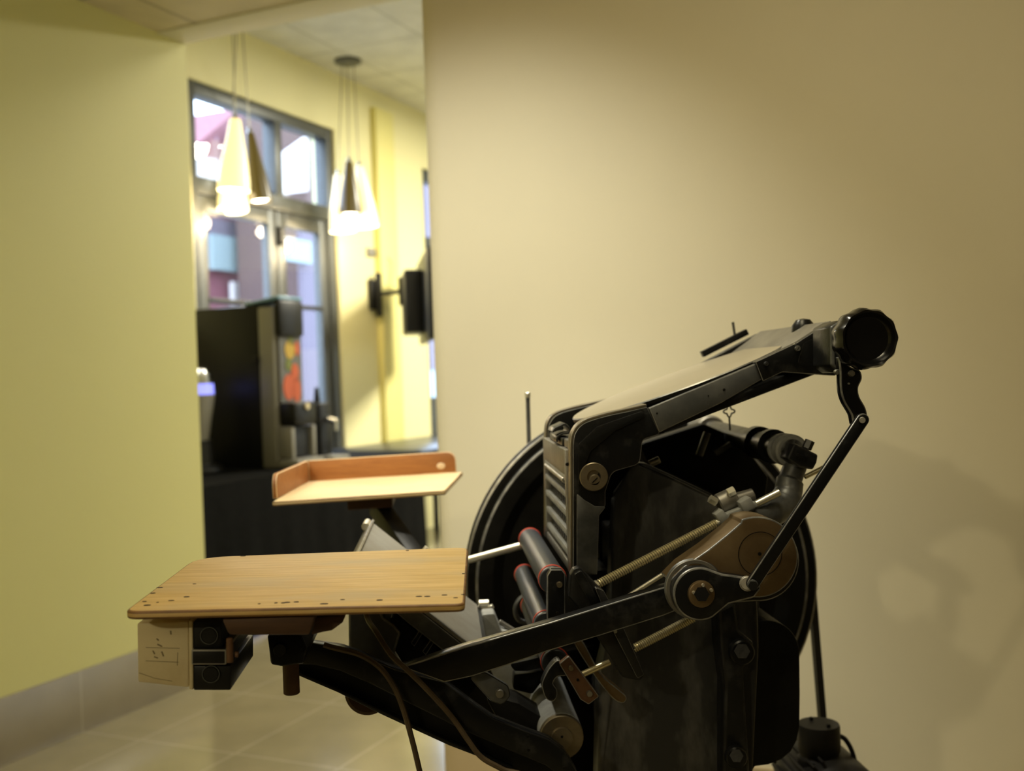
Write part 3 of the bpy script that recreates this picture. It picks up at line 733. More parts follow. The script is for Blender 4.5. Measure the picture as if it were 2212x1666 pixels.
screw(kb, 1786, 734, 1.3, 8, 'bright', 'hex', .01); screw(kb, 1797, 757, 1.3, 6, 'steel_dull', 'hex', .01); screw(kb, 1806, 804, 1.232, 6, 'steel', 'round', .006)
# bent lever under the knob
lv = spline([(1814, 770), (1838, 792), (1858, 800), (1863, 818), (1855, 838), (1858, 858), (1871, 882), (1874, 905), (1862, 917), (1845, 919), (1839, 896), (1823, 868), (1816, 842), (1815, 805)], 4, True)
m = MB('gloss_black'); m.poly([(p.x, p.y) if False else (p[0], p[1]) for p in [tuple(v) for v in spline([(a, b, 0) for a, b in [(1814, 770), (1838, 792), (1858, 800), (1863, 818), (1855, 838), (1858, 858), (1871, 882), (1874, 905), (1862, 917), (1845, 919), (1839, 896), (1823, 868), (1816, 842), (1815, 805)]], 4, True)]], 1.222, 1.236, .002, 'edge')
bl = part(m, 'bent_lever'); screw(bl, 1838, 807, 1.222, 7, 'steel', 'round', .005); screw(bl, 1833, 829, 1.222, 2.5, 'steel', 'round', .002)
# --- long link rod ----------------------------------------------------------
YL = 1.175
a0, a1 = Vector((1865, 907, 0)), Vector((1628, 1262, 0)); dd = (a1 - a0).normalized(); nn2 = Vector((-dd.y, dd.x, 0)); hw = 13.5
rod = []
ang = math.atan2(-dd.y, -dd.x)
for i in range(9): t = ang - PI / 2 + PI * i / 8; rod.append((a0.x + hw * math.cos(t), a0.y + hw * math.sin(t)))
for i in range(9): t = ang + PI / 2 + PI * i / 8; rod.append((a1.x + hw * math.cos(t), a1.y + hw * math.sin(t)))
m = MB('iron'); m.poly(rod, YL, YL + .008, .0012, 'edge'); lk = part(m, 'link_rod')
m = MB('steel_dull'); m.cyl(P(1863, 908, YL - .004), P(1863, 908, 1.2215), px(YL, 7)); m.build('link_pin', lk)
m = MB('steel_dark'); m.cyl(P(1626, 1264, YL - .002), P(1626, 1264, 1.20), px(YL, 12)); m.use('gloss_black').hexn(P(1627, 1266, YL - .0025), P(1627, 1266, YL - .009), px(YL, 11)); m.build('link_pin', lk)
m = MB('steel_dull'); m.cyl(P(1614, 1261, 1.186), P(1614, 1261, 1.199), px(1.19, 15)); m.cyl(P(1614, 1261, 1.189), P(1614, 1261, 1.192), px(1.19, 17)); m.build('pin_collar', lk)
# --- hub lever and crank cover ---------------------------------------------
hubl = circ(1512, 1284, 58, 30, 60, 295)
hub_pts = hubl + [(1560, 1240), (1604, 1246), (1640, 1256), (1645, 1272), (1630, 1292), (1575, 1306)]
m = MB('iron'); m.poly(hub_pts, 1.20, 1.218, .0025, 'edge'); hb = part(m, 'throw_off_lever')
m = MB('tan_iron'); p = P(1514, 1283, 1.1995); m.lathe(p, -YV, [(0, 0), (0, px(1.2, 30)), (.004, px(1.2, 29)), (.005, px(1.2, 26)), (.005, 0)], 36); wsh = m.build('hub_washer', hb)
m = MB('gloss_black'); m.hexn(P(1516, 1284, 1.1944), P(1516, 1284, 1.184), px(1.19, 17)); m.build('hub_bolt', wsh)
for u, v in ((1498, 1280), (1536, 1275), (1518, 1264)): screw(wsh, u, v, 1.1944, 4, 'bright', 'round', .003, 'rivet')
m = MB('steel_dark'); m.cyl(P(1500, 1272, 1.2185), P(1500, 1272, 1.268), px(1.22, 66), n=40, bev=.002); hbs = part(m, 'hub_boss')
m = MB('steel_dull'); m.lathe(P(1500, 1272, 1.2183), -YV, [(0, px(1.22, 64)), (.002, px(1.22, 63)), (.002, px(1.22, 56)), (0, px(1.22, 55))], 48); m.build('boss_ring', hbs)
cov = [(1446, 1256), (1478, 1224), (1530, 1188), (1570, 1156), (1600, 1130)] + circ(1636, 1204, 88, 26, -112, 95) + [(1560, 1296), (1500, 1300)]
cov = fil(cov, 4, 2)
m = MB('tan_iron'); m.poly(cov, 1.222, 1.275, .0022, 'edge'); cc = part(m, 'crank_cover')
m = MB('iron_plain'); p = P(1642, 1197, 1.2216)
m.lathe(p, -YV, [(0, px(1.22, 49.5)), (.0004, px(1.22, 49.5)), (.0004, px(1.22, 48)), (0, px(1.22, 48))], 48); m.build('groove_ring', cc)
m = MB('iron_plain'); m.lathe(P(1641, 1197, 1.2216), -YV, [(0, 0), (0, px(1.22, 4)), (.0004, px(1.22, 4)), (.0004, 0)], 16); m.build('oil_hole', cc)
m = MB('iron'); q = [(u + 3, v + 8) for u, v in cov]; m.poly(q, 1.2755, 1.30, .003, 'edge'); part(m, 'crank_cover_back')
m = MB('iron_plain'); m.cyl(P(1640, 1200, 1.30), P(1640, 1200, 1.93), .022); part(m, 'crank_shaft')
# column and side link
sl = fil([(1552, 1318), (1588, 1300), (1597, 1362), (1628, 1388), (1626, 1424), (1606, 1446), (1613, 1560), (1622, 1700), (1560, 1700), (1566, 1480), (1556, 1400)], 10)
m = MB('iron'); m.poly(sl, 1.355, 1.399, .004, 'iron_worn'); s_l = part(m, 'side_link')
for (u, v, r) in ((1600, 1407, 29), (1588, 1633, 25)):
    m = MB('iron'); m.lathe(P(u, v, 1.3549), -YV, [(0, 0), (0, px(1.35, r)), (.008, px(1.35, r * .96)), (.010, px(1.35, r * .85)), (.010, 0)], 30); bs = m.build('pivot_boss', s_l)
    m = MB('iron_worn'); m.hexn(P(u + 3, v, 1.3448), P(u + 3, v, 1.333), px(1.34, r * .6)); m.build('bolt_head', bs)
# gear guard with rounded top
gg = fil([(1600, 1720), (1604, 1400)], 0) + circ(1655, 1412, 72, 20, 200, 360) + [(1728, 1500), (1727, 1570), (1721, 1600), (1708, 1624), (1688, 1641), (1660, 1652), (1630, 1656)]
m = MB('iron_plain'); m.poly(fil(gg, 6), 1.45, 1.58, .006, 'iron'); part(m, 'gear_guard')
# --- platen arm, feed board bracket ----------------------------------------
arm = [(866, 1441), (905, 1430), (1000, 1399), (1182, 1347), (1433, 1269), (1462, 1262), (1470, 1316), (1433, 1331), (1296, 1374), (1182, 1408), (1098, 1437), (1020, 1462), (960, 1475)]
m = MB('iron'); m.poly(arm, 1.24, 1.262, .0016, 'edge'); part(m, 'platen_arm')
beam = fil([(578, 1373), (654, 1373), (672, 1390), (735, 1399), (772, 1411), (810, 1430), (857, 1449), (960, 1475), (1030, 1528), (1066, 1553), (1132, 1579), (1186, 1598), (1220, 1624), (1246, 1665), (1262, 1740), (1230, 1745), (1099, 1662), (1034, 1630), (974, 1607), (830, 1541), (735, 1493), (645, 1453), (610, 1440), (585, 1436)], [3, 4, 20, 10, 20, 20, 20, 10, 10, 10, 10, 20, 20, 20, 5, 5, 10, 10, 10, 10, 10, 10, 10, 10])
m = MB('iron_plain'); m.poly(beam, 1.275, 1.295, .001); fbk = part(m, 'feed_bracket')
fl = [(655, 1374), (672, 1390), (735, 1399), (772, 1411), (810, 1430), (857, 1449), (960, 1475), (1030, 1528), (1066, 1553), (1132, 1579), (1186, 1598), (1220, 1624), (1246, 1665), (1255, 1740), (1225, 1690), (1180, 1655), (1100, 1622), (1000, 1578), (900, 1528), (800, 1478), (735, 1450), (680, 1437), (640, 1436)]
m = MB('iron'); m.poly(fl, 1.262, 1.2745, .0015, 'iron_worn'); ff = m.build('upper_flange', fbk)
for u, v in ((1140, 1591), (1142, 1621), (1219, 1659)): screw(ff, u, v, 1.262, 3.5, 'iron_plain', 'round', .001, 'hole_plug')
m = MB('iron'); lowr = [(640, 1450), (735, 1490), (830, 1538), (974, 1604), (1034, 1627), (1110, 1662), (1104, 1672), (1030, 1634), (970, 1611), (826, 1545), (731, 1497), (640, 1458)]
m.poly(lowr, 1.262, 1.2745, .0008); m.build('lower_flange', fbk)
blk = fil([(577, 1373), (652, 1373), (664, 1400), (655, 1434), (607, 1440), (586, 1436)], 5)
m = MB('iron_plain'); m.poly(blk, 1.14, 1.285, .003, 'iron'); bk_ = m.build('post_socket', fbk)
screw(bk_, 606, 1402, 1.14, 15, 'iron', 'round', .006, 'set_screw')
m = MB('rust'); pp_ = P(628, 1438, 1.165); pq = P(628, 1499, 1.165); m.cyl(Vector((pp_.x, 1.165, pp_.z + .075)), Vector((pp_.x, 1.165, pq.z)), px(1.165, 17.5)); m.build('board_post', fbk)
m = MB('wood_dark'); m.cyl(P(795, 1493, 1.31), P(795, 1493, 1.36), px(1.31, 50), n=36); part(m, 'hand_wheel_hub')
# hanging link with bolt
m = MB('plate_grey'); m.poly(fil([(1010, 1460), (1048, 1452), (1098, 1482), (1103, 1505), (1085, 1524), (1060, 1515)], 14), 1.266, 1.274, .0015, 'iron'); hl = part(m, 'hanging_link')
screw(hl, 1079, 1497, 1.266, 10, 'steel_dull', 'round', .006, 'pivot_pin')
# --- platen -----------------------------------------------------------------
YP = YN + .005
pt = [(762, 1206), (1062, 1441), (1046, 1462), (1000, 1440), (880, 1346), (745, 1228)]
m = MB('steel_dark'); m.poly(pt, YP, YF, .0018, 'edge'); pln = part(m, 'platen')
pa_, pb_ = P(762, 1206, YP), P(1062, 1441, YP); pdv = (pb_ - pa_); pnv = YV.cross(pdv).normalized(); pnv = pnv if pnv.z > 0 else -pnv
m = MB('platen'); m.obox(pa_ + pdv * .02 + pnv * .0004 + YV * .014, pdv * .93, YV * (YF - YP - .02), pnv * .0022, .0006); m.build('tympan_sheet', pln)
m = MB('steel'); m.obox(pa_ + pdv * .02 + pnv * .0004, pdv * .93, YV * .006, pnv * .005, .001, 'edge'); m.obox(pa_ - pdv * .0 + pnv * .0004, pdv * .018, YV * (YF - YP), pnv * .006, .001); m.build('tympan_clamp', pln)
m = MB('bright'); q = pa_ + pdv * .42 + YV * (YF - YP - .004) + pnv * .003; m.cyl(q, q + pnv * .022 , .0035); m.build('gauge_pin', pln)
q = pa_ + pdv * .02 + YV * (YF - YP - .07)
m = MB('bright'); m.cyl(q - pdv.normalized() * .008 , q - pdv.normalized() * .008 + YV * .05, .006); m.build('bail_catch', pln)
# underside ribs
m = MB('iron_plain'); m.poly(fil([(840, 1330), (880, 1350), (1000, 1443), (1040, 1470), (1010, 1510), (880, 1450), (850, 1400)], 8), YP + .015, YF - .05, .004); part(m, 'platen_back')
for i, u in enumerate((905, 930, 958)):
    m = MB('iron'); v = 1345 + (u - 880) * .74; m.poly([(u, v), (u + 8, v + 6), (u - 10, v + 34), (u - 18, v + 26)], YP + .006, YP + .016, .001, 'edge'); part(m, 'platen_rib')
m = MB('plate_grey'); m.poly(fil([(752, 1322), (753, 1402), (765, 1425), (850, 1462), (868, 1455), (850, 1420), (866, 1368), (852, 1350), (830, 1335), (820, 1315)], 9), 1.345, 1.40, .005, 'edge'); part(m, 'gripper_bracket')
# --- pale castings on the far side behind the platen ----------------------
m = MB('pale_iron'); m.poly(fil([(1040, 1328), (1068, 1325), (1083, 1362), (1112, 1372), (1104, 1392), (1052, 1392)], 6), 1.60, 1.64, .003); part(m, 'gripper_mount')
m = MB('steel_dull'); m.cyl(P(1078, 1343, 1.62), P(1112, 1364, 1.62), .004); m.cyl(P(1030, 1312, 1.66), P(1052, 1327, 1.66), .004); part(m, 'gripper_rod')
m = MB('bright'); m.cyl(P(1034, 1306, 1.66), P(1056, 1305, 1.66), .0075); m.cyl(P(1058, 1308, 1.655), P(1062, 1316, 1.655), .005); part(m, 'gripper_nut')
m = MB('pale_iron'); m.poly(fil([(1056, 1440), (1108, 1425), (1122, 1468), (1185, 1462), (1200, 1490), (1160, 1520), (1160, 1548), (1115, 1520), (1102, 1492), (1070, 1468)], 8), 1.50, 1.545, .004); rs = part(m, 'rocker_arm')
m = MB('iron'); m.poly(fil([(1100, 1435), (1150, 1424), (1182, 1415), (1182, 1440), (1140, 1450), (1112, 1450)], 8), 1.44, 1.47, .003); m.poly(fil([(1110, 1458), (1160, 1452), (1186, 1452), (1150, 1500), (1108, 1490)], 8), 1.46, 1.485, .003); part(m, 'rocker_cam')
m = MB('iron_plain'); m.poly(fil([(872, 1452), (960, 1448), (1060, 1436), (1290, 1395), (1305, 1740), (1235, 1720), (1150, 1620), (1066, 1585), (960, 1530)], 10), 1.56, 1.595, .004); part(m, 'dark_filler')  # added dark plate, closes gaps where the floor showed through
m = MB('iron_plain'); m.poly(fil([(1045, 1500), (1120, 1520), (1170, 1550), (1190, 1640), (1100, 1600)], 10), 1.38, 1.44, .004); part(m, 'lower_casting')
# main rocker shaft
m = MB('pale_iron'); c0 = P(1212, 1590, 1.352); m.cyl(c0 + YV * .0, c0 + YV * .27, px(1.35, 49), n=36); rsh = part(m, 'rocker_shaft')
m = MB('tan_steel'); m.lathe(c0 - YV * .0005, -YV, [(0, 0), (0, px(1.35, 49)), (.006, px(1.35, 48)), (.007, px(1.35, 46)), (.007, px(1.35, 24)), (.012, px(1.35, 23)), (.012, 0)], 40); rcp = m.build('shaft_collar', rsh)
m = MB('iron_plain'); m.lathe(P(1214, 1592, 1.3395), -YV, [(0, 0), (0, px(1.34, 3)), (.0004, px(1.34, 3)), (.0004, 0)], 12); m.build('centre_hole', rcp)
# --- form rollers -----------------------------------------------------------
def roller(u, v, r, name='form_roller'):
    c = P(u, v, YN); rr = px(YN, r)
    m = MB('rubber'); m.cyl(c + YV * .004, c + YV * .352, rr, n=32, bev=.001); ro = part(m, name)
    for y in (.012, .3455):
        m = MB('red'); m.lathe(c + YV * y, YV, [(0, 0), (.002, rr * .985), (.0025, rr * 1.04), (.0045, rr * 1.07), (.0065, rr * 1.04), (.007, rr * .985), (.002, rr * .985)], 32); m.build('end_ring', ro)
    m = MB('steel'); m.cyl(c - YV * .01, c + YV * .375, .007); m.build('roller_core', ro)
    return ro
roller(1196, 1256, 30); roller(1181, 1352, 27); roller(1201, 1436, 30)
# saddles that hold the roller ends
m = MB('iron'); m.poly(fil([(1182, 1244), (1190, 1231), (1214, 1231), (1221, 1240), (1221, 1362), (1182, 1374)], 4), 1.305, 1.319, .0012, 'edge'); sd1 = part(m, 'roller_saddle')
m = MB('steel_dull'); m.poly(fil([(1183, 1243), (1191, 1229), (1213, 1229), (1220, 1239)], 3), 1.3192, 1.33, .001, 'edge'); m.build('saddle_cap', sd1)
screw(sd1, 1208, 1263, 1.305, 7, 'tan_steel', 'round', .004); screw(sd1, 1204, 1325, 1.305, 4, 'iron_plain', 'round', .002)
m = MB('rust'); m.poly(fil([(1208, 1435), (1229, 1417), (1295, 1505), (1286, 1512), (1272, 1523), (1254, 1512)], 5), 1.27, 1.28, .0012, 'edge'); sd2 = part(m, 'roller_saddle')
screw(sd2, 1233, 1443, 1.27, 6, 'tan_steel', 'round', .004); screw(sd2, 1273, 1498, 1.27, 7, 'steel', 'round', .004); screw(sd2, 1248, 1469, 1.27, 3, 'iron_plain', 'round', .002)
hk = [(1209, 1427), (1190, 1440), (1172, 1472), (1172, 1490), (1180, 1510), (1194, 1516), (1203, 1506), (1203, 1490), (1195, 1476), (1205, 1462), (1224, 1458)]
m = MB('iron'); m.poly([tuple(p)[:2] for p in spline([(a, b, 0) for a, b in hk], 4, True)], 1.281, 1.30, .002, 'edge'); h_ = part(m, 'roller_hook')
m = MB('iron_plain'); m.lathe(P(1192, 1505, 1.2808), -YV, [(0, 0), (0, px(1.28, 6)), (.0005, px(1.28, 6)), (.0005, 0)], 14); m.build('pin_hole', h_)
# roller carriage bars
cbar = fil([(1228, 1290), (1232, 1243), (1240, 1230), (1252, 1226), (1302, 1275), (1347, 1357), (1393, 1457), (1384, 1472), (1345, 1464), (1290, 1378), (1255, 1322)], [4, 8, 6, 8, 6, 4, 10, 10, 8, 4, 4])
m = MB('iron_worn'); m.poly(cbar, 1.284, 1.302, .002, 'iron'); cb = part(m, 'roller_carrier')
m = MB('iron_worn'); m.poly(fil([(1284, 1268), (1304, 1276), (1347, 1357), (1392, 1458), (1377, 1466), (1325, 1365)], 5), 1.272, 1.2838, .0014, 'edge'); rl = m.build('carrier_rib', cb)
screw(rl, 1329, 1364, 1.272, 4, 'steel', 'round', .003)
m = MB('iron'); m.poly(fil([(1240, 1242), (1256, 1232), (1296, 1300), (1282, 1318)], 6), 1.276, 1.2838, .001, 'iron_worn'); m.build('carrier_slot', cb)
m = MB('tan_iron'); m.poly([tuple(p)[:2] for p in spline([(1238, 1386, 0), (1257, 1383, 0), (1298, 1455, 0), (1335, 1488, 0), (1354, 1506, 0), (1346, 1520, 0), (1322, 1508, 0), (1285, 1462, 0)], 4, True)], 1.325, 1.345, .002, 'edge'); part(m, 'cam_rail')
# --- coil springs and rods ----------------------------------------------------
def coil(p, q, r, wire, turns, name='tension_spring', mt='brassy'):
    d = (q - p); e, f = frame_of(d); n = turns * 12
    m = MB(mt); m.tube([p + d * (i / n) + (e * math.cos(2 * PI * i / 12) + f * math.sin(2 * PI * i / 12)) * r for i in range(n + 1)], wire, 6)
    m.use('steel_dull').cyl(p, q, r * .62, n=10); return m
s0, s1 = P(1292, 1262, 1.30), P(1547, 1131, 1.32)
sp1 = part(coil(s0, s1, px(1.3, 8), px(1.3, 2.2), 56), 'tension_spring')
m = MB('bright'); dd_ = (s0 - s1).normalized(); m.hexn(s0, s0 + dd_ * .009, px(1.3, 11)); m.cyl(s1, s1 - dd_ * .008, px(1.3, 8.5)); m.build('spring_nut', sp1)
s2, s3 = P(1370, 1401, 1.31), P(1500, 1334, 1.31)
sp2 = part(coil(s2, s3, px(1.3, 8), px(1.3, 2.2), 32), 'tension_spring')
m = MB('brassy'); m.cyl(P(1254, 1459, 1.31), P(1318, 1430, 1.31), px(1.31, 7)); part(m, 'spring_rod')
m = MB('bright'); m.cyl(P(1350, 1293, 1.30), P(1440, 1236, 1.30), px(1.3, 5)); part(m, 'tie_rod')
# spring anchor block
m = MB('steel_dull'); m.cyl(P(1552, 1092, 1.345), P(1590, 1075, 1.345), px(1.345, 25), n=28); an = part(m, 'spring_anchor')
m = MB('bright'); m.hexn(P(1548, 1086, 1.33), P(1533, 1077, 1.33), px(1.33, 10)); m.hexn(P(1572, 1066, 1.33), P(1586, 1059, 1.33), px(1.33, 10)); m.build('anchor_nut', an)
m = MB('pale_iron'); m.bar(P(1550, 1122, 1.325), P(1632, 1088, 1.325), .014, .007, bev=.001); m.bar(P(1548, 1121, 1.325), P(1564, 1108, 1.325), .022, .016, bev=.002); m.bar(P(1598, 1096, 1.325), P(1622, 1083, 1.325), .022, .016, bev=.002); m.build('anchor_clip', an)
m = MB('steel_dull'); m.cyl(P(1590, 1082, 1.36), P(1628, 1068, 1.36), px(1.36, 17), px(1.36, 14), n=24); m.build('anchor_sleeve', an)
m = MB('bright'); m.cyl(P(1628, 1092, 1.335), P(1684, 1063, 1.335), px(1.335, 8)); part(m, 'guide_rod')
# --- elbow casting and cross shaft --------------------------------------------
m = MB('steel_dark')
ebp = [P(1718, 1006, 1.39), P(1706, 1040, 1.385), P(1702, 1066, 1.38), P(1690, 1092, 1.37), P(1660, 1112, 1.35), P(1625, 1130, 1.33)]
m.tube(spline(ebp, 6), [px(1.37, r) for r in [26] * 6 + [31] * 7 + [33] * 6 + [31] * 6 + [26] * 6], 20); eb = part(m, 'elbow_casting')
m = MB('iron'); m.poly(fil([(1700, 992), (1716, 957), (1768, 983), (1765, 1000), (1757, 1015), (1728, 1011)], 6), 1.352, 1.385, .003, 'iron_worn'); cbk = part(m, 'clamp_block')
m = MB('iron_plain'); a = P(1720, 983, 1.3515); b = P(1741, 992, 1.3515); m.bar(a, b, .004, .006, bev=.001); m.build('clamp_slot', cbk)
m = MB('iron_worn'); m.hexn(P(1742, 970, 1.365), P(1750, 952, 1.365), px(1.36, 11)); m.build('clamp_bolt', cbk)
ca_, cb_ = P(1712, 975, 1.386), P(1514, 925, 1.88); ca_ = Vector((cb_.x, 1.386, cb_.z)) if False else ca_
m = MB('iron'); m.cyl(ca_, cb_, .019, n=24); cs = part(m, 'cross_shaft')
dsh = (cb_ - ca_); 
for t0, t1, r_, mt_ in ((0, .045, .023, 'pale_iron'), (.065, .085, .0225, 'pale_iron'), (.15, .19, .025, 'iron'), (.28, .33, .025, 'iron'), (.85, 1.0, .027, 'steel_dull')):
    m = MB(mt_); m.cyl(ca_ + dsh * t0, ca_ + dsh * t1, r_, n=24); m.build('shaft_collar', cs)
m = MB('brassy'); m.cyl(P(1738, 1031, 1.40), P(1780, 1010, 1.40), px(1.4, 5.5)); part(m, 'brass_pin')
m = MB('bright'); m.cyl(P(1403, 1003, 1.5), P(1424, 993, 1.5), px(1.5, 8)); part(m, 'oil_cup')
m = MB('iron_plain'); m.poly(fil([(1380, 960), (1520, 915), (1600, 950), (1660, 1030), (1650, 1110), (1560, 1075), (1400, 1003)], 12), 1.66, 1.70, .004); part(m, 'rear_casting')
m = MB('steel_dark'); m.cyl(P(1510, 985, 1.6), P(1528, 935, 1.6), .006); part(m, 'rear_link'); m = MB('steel_dark'); m.bar(P(1545, 980, 1.63), P(1585, 955, 1.63), .01, .008); part(m, 'rear_link')
# wire key hanging under the disc, and the upright rods
m = MB('steel_dark'); m.tube([P(1583, 696, 1.678), P(1589, 736, 1.678)], .0022, 8); part(m, 'wick_rod')
kyc = P(1575, 889, 1.6); kw = px(1.6)
m = MB('steel_dark'); loop = []
for i in range(48):
    t = 2 * PI * i / 48; r = (9.5 + 2.6 * math.cos(4 * t)) * kw
    loop.append(kyc + Vector((math.sin(t) * r * 1.05, 0, math.cos(t) * r)))
m.tube(loop, .0013, 6, closed=True); m.tube([P(1573, 862, 1.6), kyc + UP * 12 * kw], .0011, 6); m.tube([kyc - UP * 12 * kw, P(1577, 930, 1.6)], .0016, 6); part(m, 'wire_key')
m = MB('steel_dark'); m.cyl(P(1140, 858, 1.985), P(1144, 1010, 1.985), .0042); m.use('bright').cyl(P(1140, 848, 1.985), P(1140, 859, 1.985), .0055); part(m, 'brake_rod')
m = MB('bright'); m.cyl(P(1008, 1211, 1.74), P(1132, 1177, 1.74), .0062); part(m, 'delivery_rod')
# brake loop behind the lower roller
m = MB('steel_dark'); m.tube(spline([P(1150, 1345, 1.7), P(1122, 1340, 1.7), P(1113, 1318, 1.7), P(1120, 1298, 1.7), P(1138, 1282, 1.7)]), .004, 8); part(m, 'wire_loop')
# --- flywheel and belt ---------------------------------------------------------
FY0, FY1 = 1.88, 1.945
fc = P(1391, 1259, FY0); FR = px(FY0, 391)
m = MB('iron_plain')
m.lathe(fc, YV, [(.02, 0), (.02, .05), (.02, FR - .07), (.004, FR - .055), (0, FR - .05), (0, FR - .024), (.0005, FR - .021), (.002, FR - .019), (.004, FR - .016), (.004, FR - .004), (.0055, FR - .0005), (.008, FR), (.016, FR), (.022, FR - .012), (.042, FR - .012), (.048, FR), (.06, FR), (.065, FR - .004), (.065, FR - .06), (.045, FR - .07), (.045, 0)], 96,
        mats=[None, None, None, None, None, 'edge', 'edge', None, None, 'steel', 'steel', 'edge', None, None, None, 'edge', 'edge', None, None, None])
fw_ = part(m, 'flywheel')
m = MB('iron_plain'); m.lathe(fc + YV * .0195, -YV, [(0, 0), (0, .07), (.02, .06), (.05, .05), (.05, 0)], 36); m.build('wheel_hub', fw_)
m = MB('iron_plain'); m.cyl(P(1300, 1259, 1.46), fc + YV * .1 if False else Vector((P(1300, 1259, 1.46).x, 1.6, P(1300, 1259, 1.46).z)), .02); m.cyl(Vector((fc.x, 1.45, fc.z)), Vector((fc.x, 1.83, fc.z)), .025); part(m, 'main_shaft')
# motor pulley and belt
mc = P(1733, 1652, FY0 + .032); mc.y = FY0 + .032; MR = px(1.91, 46)
def loopbelt(c1, r1, c2, r2, y, off):
    a = Vector((c1.x, c1.z)); b = Vector((c2.x, c2.z)); d = b - a; L = d.length; th = math.atan2(d.y, d.x); al = math.acos((r1 - r2) / L)
    pts = []
    n = 60
    for i in range(n + 1):
        t = th + al + (2 * PI - 2 * al) * i / n; pts.append((a.x + (r1 + off) * math.cos(t), a.y + (r1 + off) * math.sin(t)))
    for i in range(17):
        t = th - al + 2 * al * i / 16; pts.append((b.x + (r2 + off) * math.cos(t), b.y + (r2 + off) * math.sin(t)))
    return pts
m = MB('belt')
o_ = loopbelt(fc, FR - .011, mc, MR, 0, .0125); i_ = loopbelt(fc, FR - .011, mc, MR, 0, .0003)
y0, y1 = FY0 + .0235, FY0 + .0405
V = [[m.bm.verts.new((x, y, z)) for (x, z) in pts] for pts, y in ((o_, y0), (o_, y1), (i_, y1), (i_, y0))]
n = len(o_)
for k in range(4):
    A, B = V[k], V[(k + 1) % 4]
    for i in range(n): m.bm.faces.new((A[i], A[(i + 1) % n], B[(i + 1) % n], B[i]))
part(m, 'drive_belt')
# --- electric motor on the press base -------------------------------------------
mo = thing('electric_motor', (mc.x, 1.8, .07), 'dark electric motor with round terminal box at the foot of the press belt', 'motor')
mcx = P(1765, 1712, 1.8); mcz = mcx.z; MX = mc.x
ax0 = Vector((MX, 1.70, mc.z)); 
m = MB('motor'); m.lathe(Vector((MX, 1.69, mc.z)), YV, [(0, 0), (0, .04), (.004, .066), (.014, .075), (.024, .077), (.155, .077), (.163, .075), (.17, .06), (.172, 0)], 40); mb_ = m.build('motor_body', mo)
for k in range(22):
    t = R(112 + k * 11.5); d = Vector((math.cos(t), 0, math.sin(t))); sd = Vector((-d.z, 0, d.x))
    m = MB('motor'); o = Vector((MX, 1.712, mc.z)) + d * .0765 - sd * .002; m.obox(o, sd * .004, YV * .13, d * .011); m.build('cooling_fin', mb_)
m = MB('steel_dark'); m.cyl(Vector((MX, 1.8625, mc.z)), Vector((MX, FY1 + .01, mc.z)), .009); m.use('motor').lathe(Vector((MX, FY0 + .012, mc.z)), YV, [(0, 0), (0, MR + .012), (.004, MR + .012), (.011, MR), (.029, MR), (.036, MR + .012), (.04, MR + .012), (.04, 0)], 32); m.build('pulley', mo)
tb0 = P(1770, 1628, 1.77); tb1 = P(1770, 1563, 1.77); rx = px(1.77, 46)
m = MB('motor'); m.lathe(Vector((tb0.x, 1.77, tb0.z)), UP, [(-.025, 0), (-.025, rx * 1.02), (-.006, rx * 1.02), (-.002, rx * .94), (.004, rx * .94), (.008, rx), ((tb1 - tb0).z - .004, rx), ((tb1 - tb0).z, rx * .96), ((tb1 - tb0).z, 0)], 36); tbx = m.build('terminal_box', mo)
for u, v in ((1761, 1552), (1781, 1572)):
    p = P(u, v, 1.77); p.z = tb1.z
    if u < 1770: p.y = 1.79
    else: p.y = 1.75
    m = MB('iron_plain'); m.cyl(p, p + UP * .005, .0035); m.build('cover_screw', tbx)
m = MB('cord'); m.use('motor'); m.tube(spline([P(1813, 1590, 1.77), P(1826, 1598, 1.77), P(1840, 1622, 1.77), P(1850, 1660, 1.77), P(1862, 1720, 1.79), P(1880, 1900, 1.82)]), .0042, 8); m.build('motor_cord', mo)
m = MB('motor'); m.box((MX - .05, 1.73, .0705), (MX + .05, 1.83, mc.z - .06), .005); m.box((MX - .09, 1.70, .0702), (MX + .09, 1.86, .085), .003); m.build('motor_foot', mo)
# --- feed board --------------------------------------------------------------------
f0 = P(268, 1322, 1.0); f1 = P(1003, 1304, 1.0); zb1 = (f0.z + f1.z) / 2
c_ = [Pz(266, 1323, f0.z), Pz(1004, 1304, f1.z), None, None]
# the board plane: level across, through both front corners and the back right corner
nrm = (f1 - f0).cross(YV).normalized(); nrm = nrm if nrm.z > 0 else -nrm
fbp = [Ppl(u, v, f0, nrm) for u, v in ((266, 1322), (1004, 1305), (1012, 1182), (424, 1204))]
def on_plane(uv): return [Ppl(u, v, f0, nrm) for u, v in uv]
def round3(pts, r, n=6):
    out = []; k = len(pts)
    for i in range(k):
        p = pts[i]; a = (pts[i - 1] - p); b = (pts[(i + 1) % k] - p); rr = r[i]
        t = min(rr, a.length * .45, b.length * .45); a.normalize(); b.normalize()
        for j in range(n + 1):
            s = j / n; out.append((p + a * t) * (1 - s) ** 2 + p * 2 * s * (1 - s) + (p + b * t) * s ** 2)
    return out
m = MB('wood'); m.prism(round3(fbp, [.016, .01, .022, .045]), -nrm * .0082, .0024, 'wood_edge', 3); fbm = m
nl = [(596, 1303), (612, 1303), (620, 1302), (640, 1301), (905, 1289), (923, 1289), (960, 1286), (1000, 1285), (345, 1270), (330, 1282), (370, 1298), (340, 1302), (403, 1290), (420, 1262), (312, 1300), (318, 1308), (700, 1305), (740, 1296), (820, 1297), (984, 1292), (560, 1305), (880, 1190), (1001, 1240), (525, 1202)]
m.use('nail')
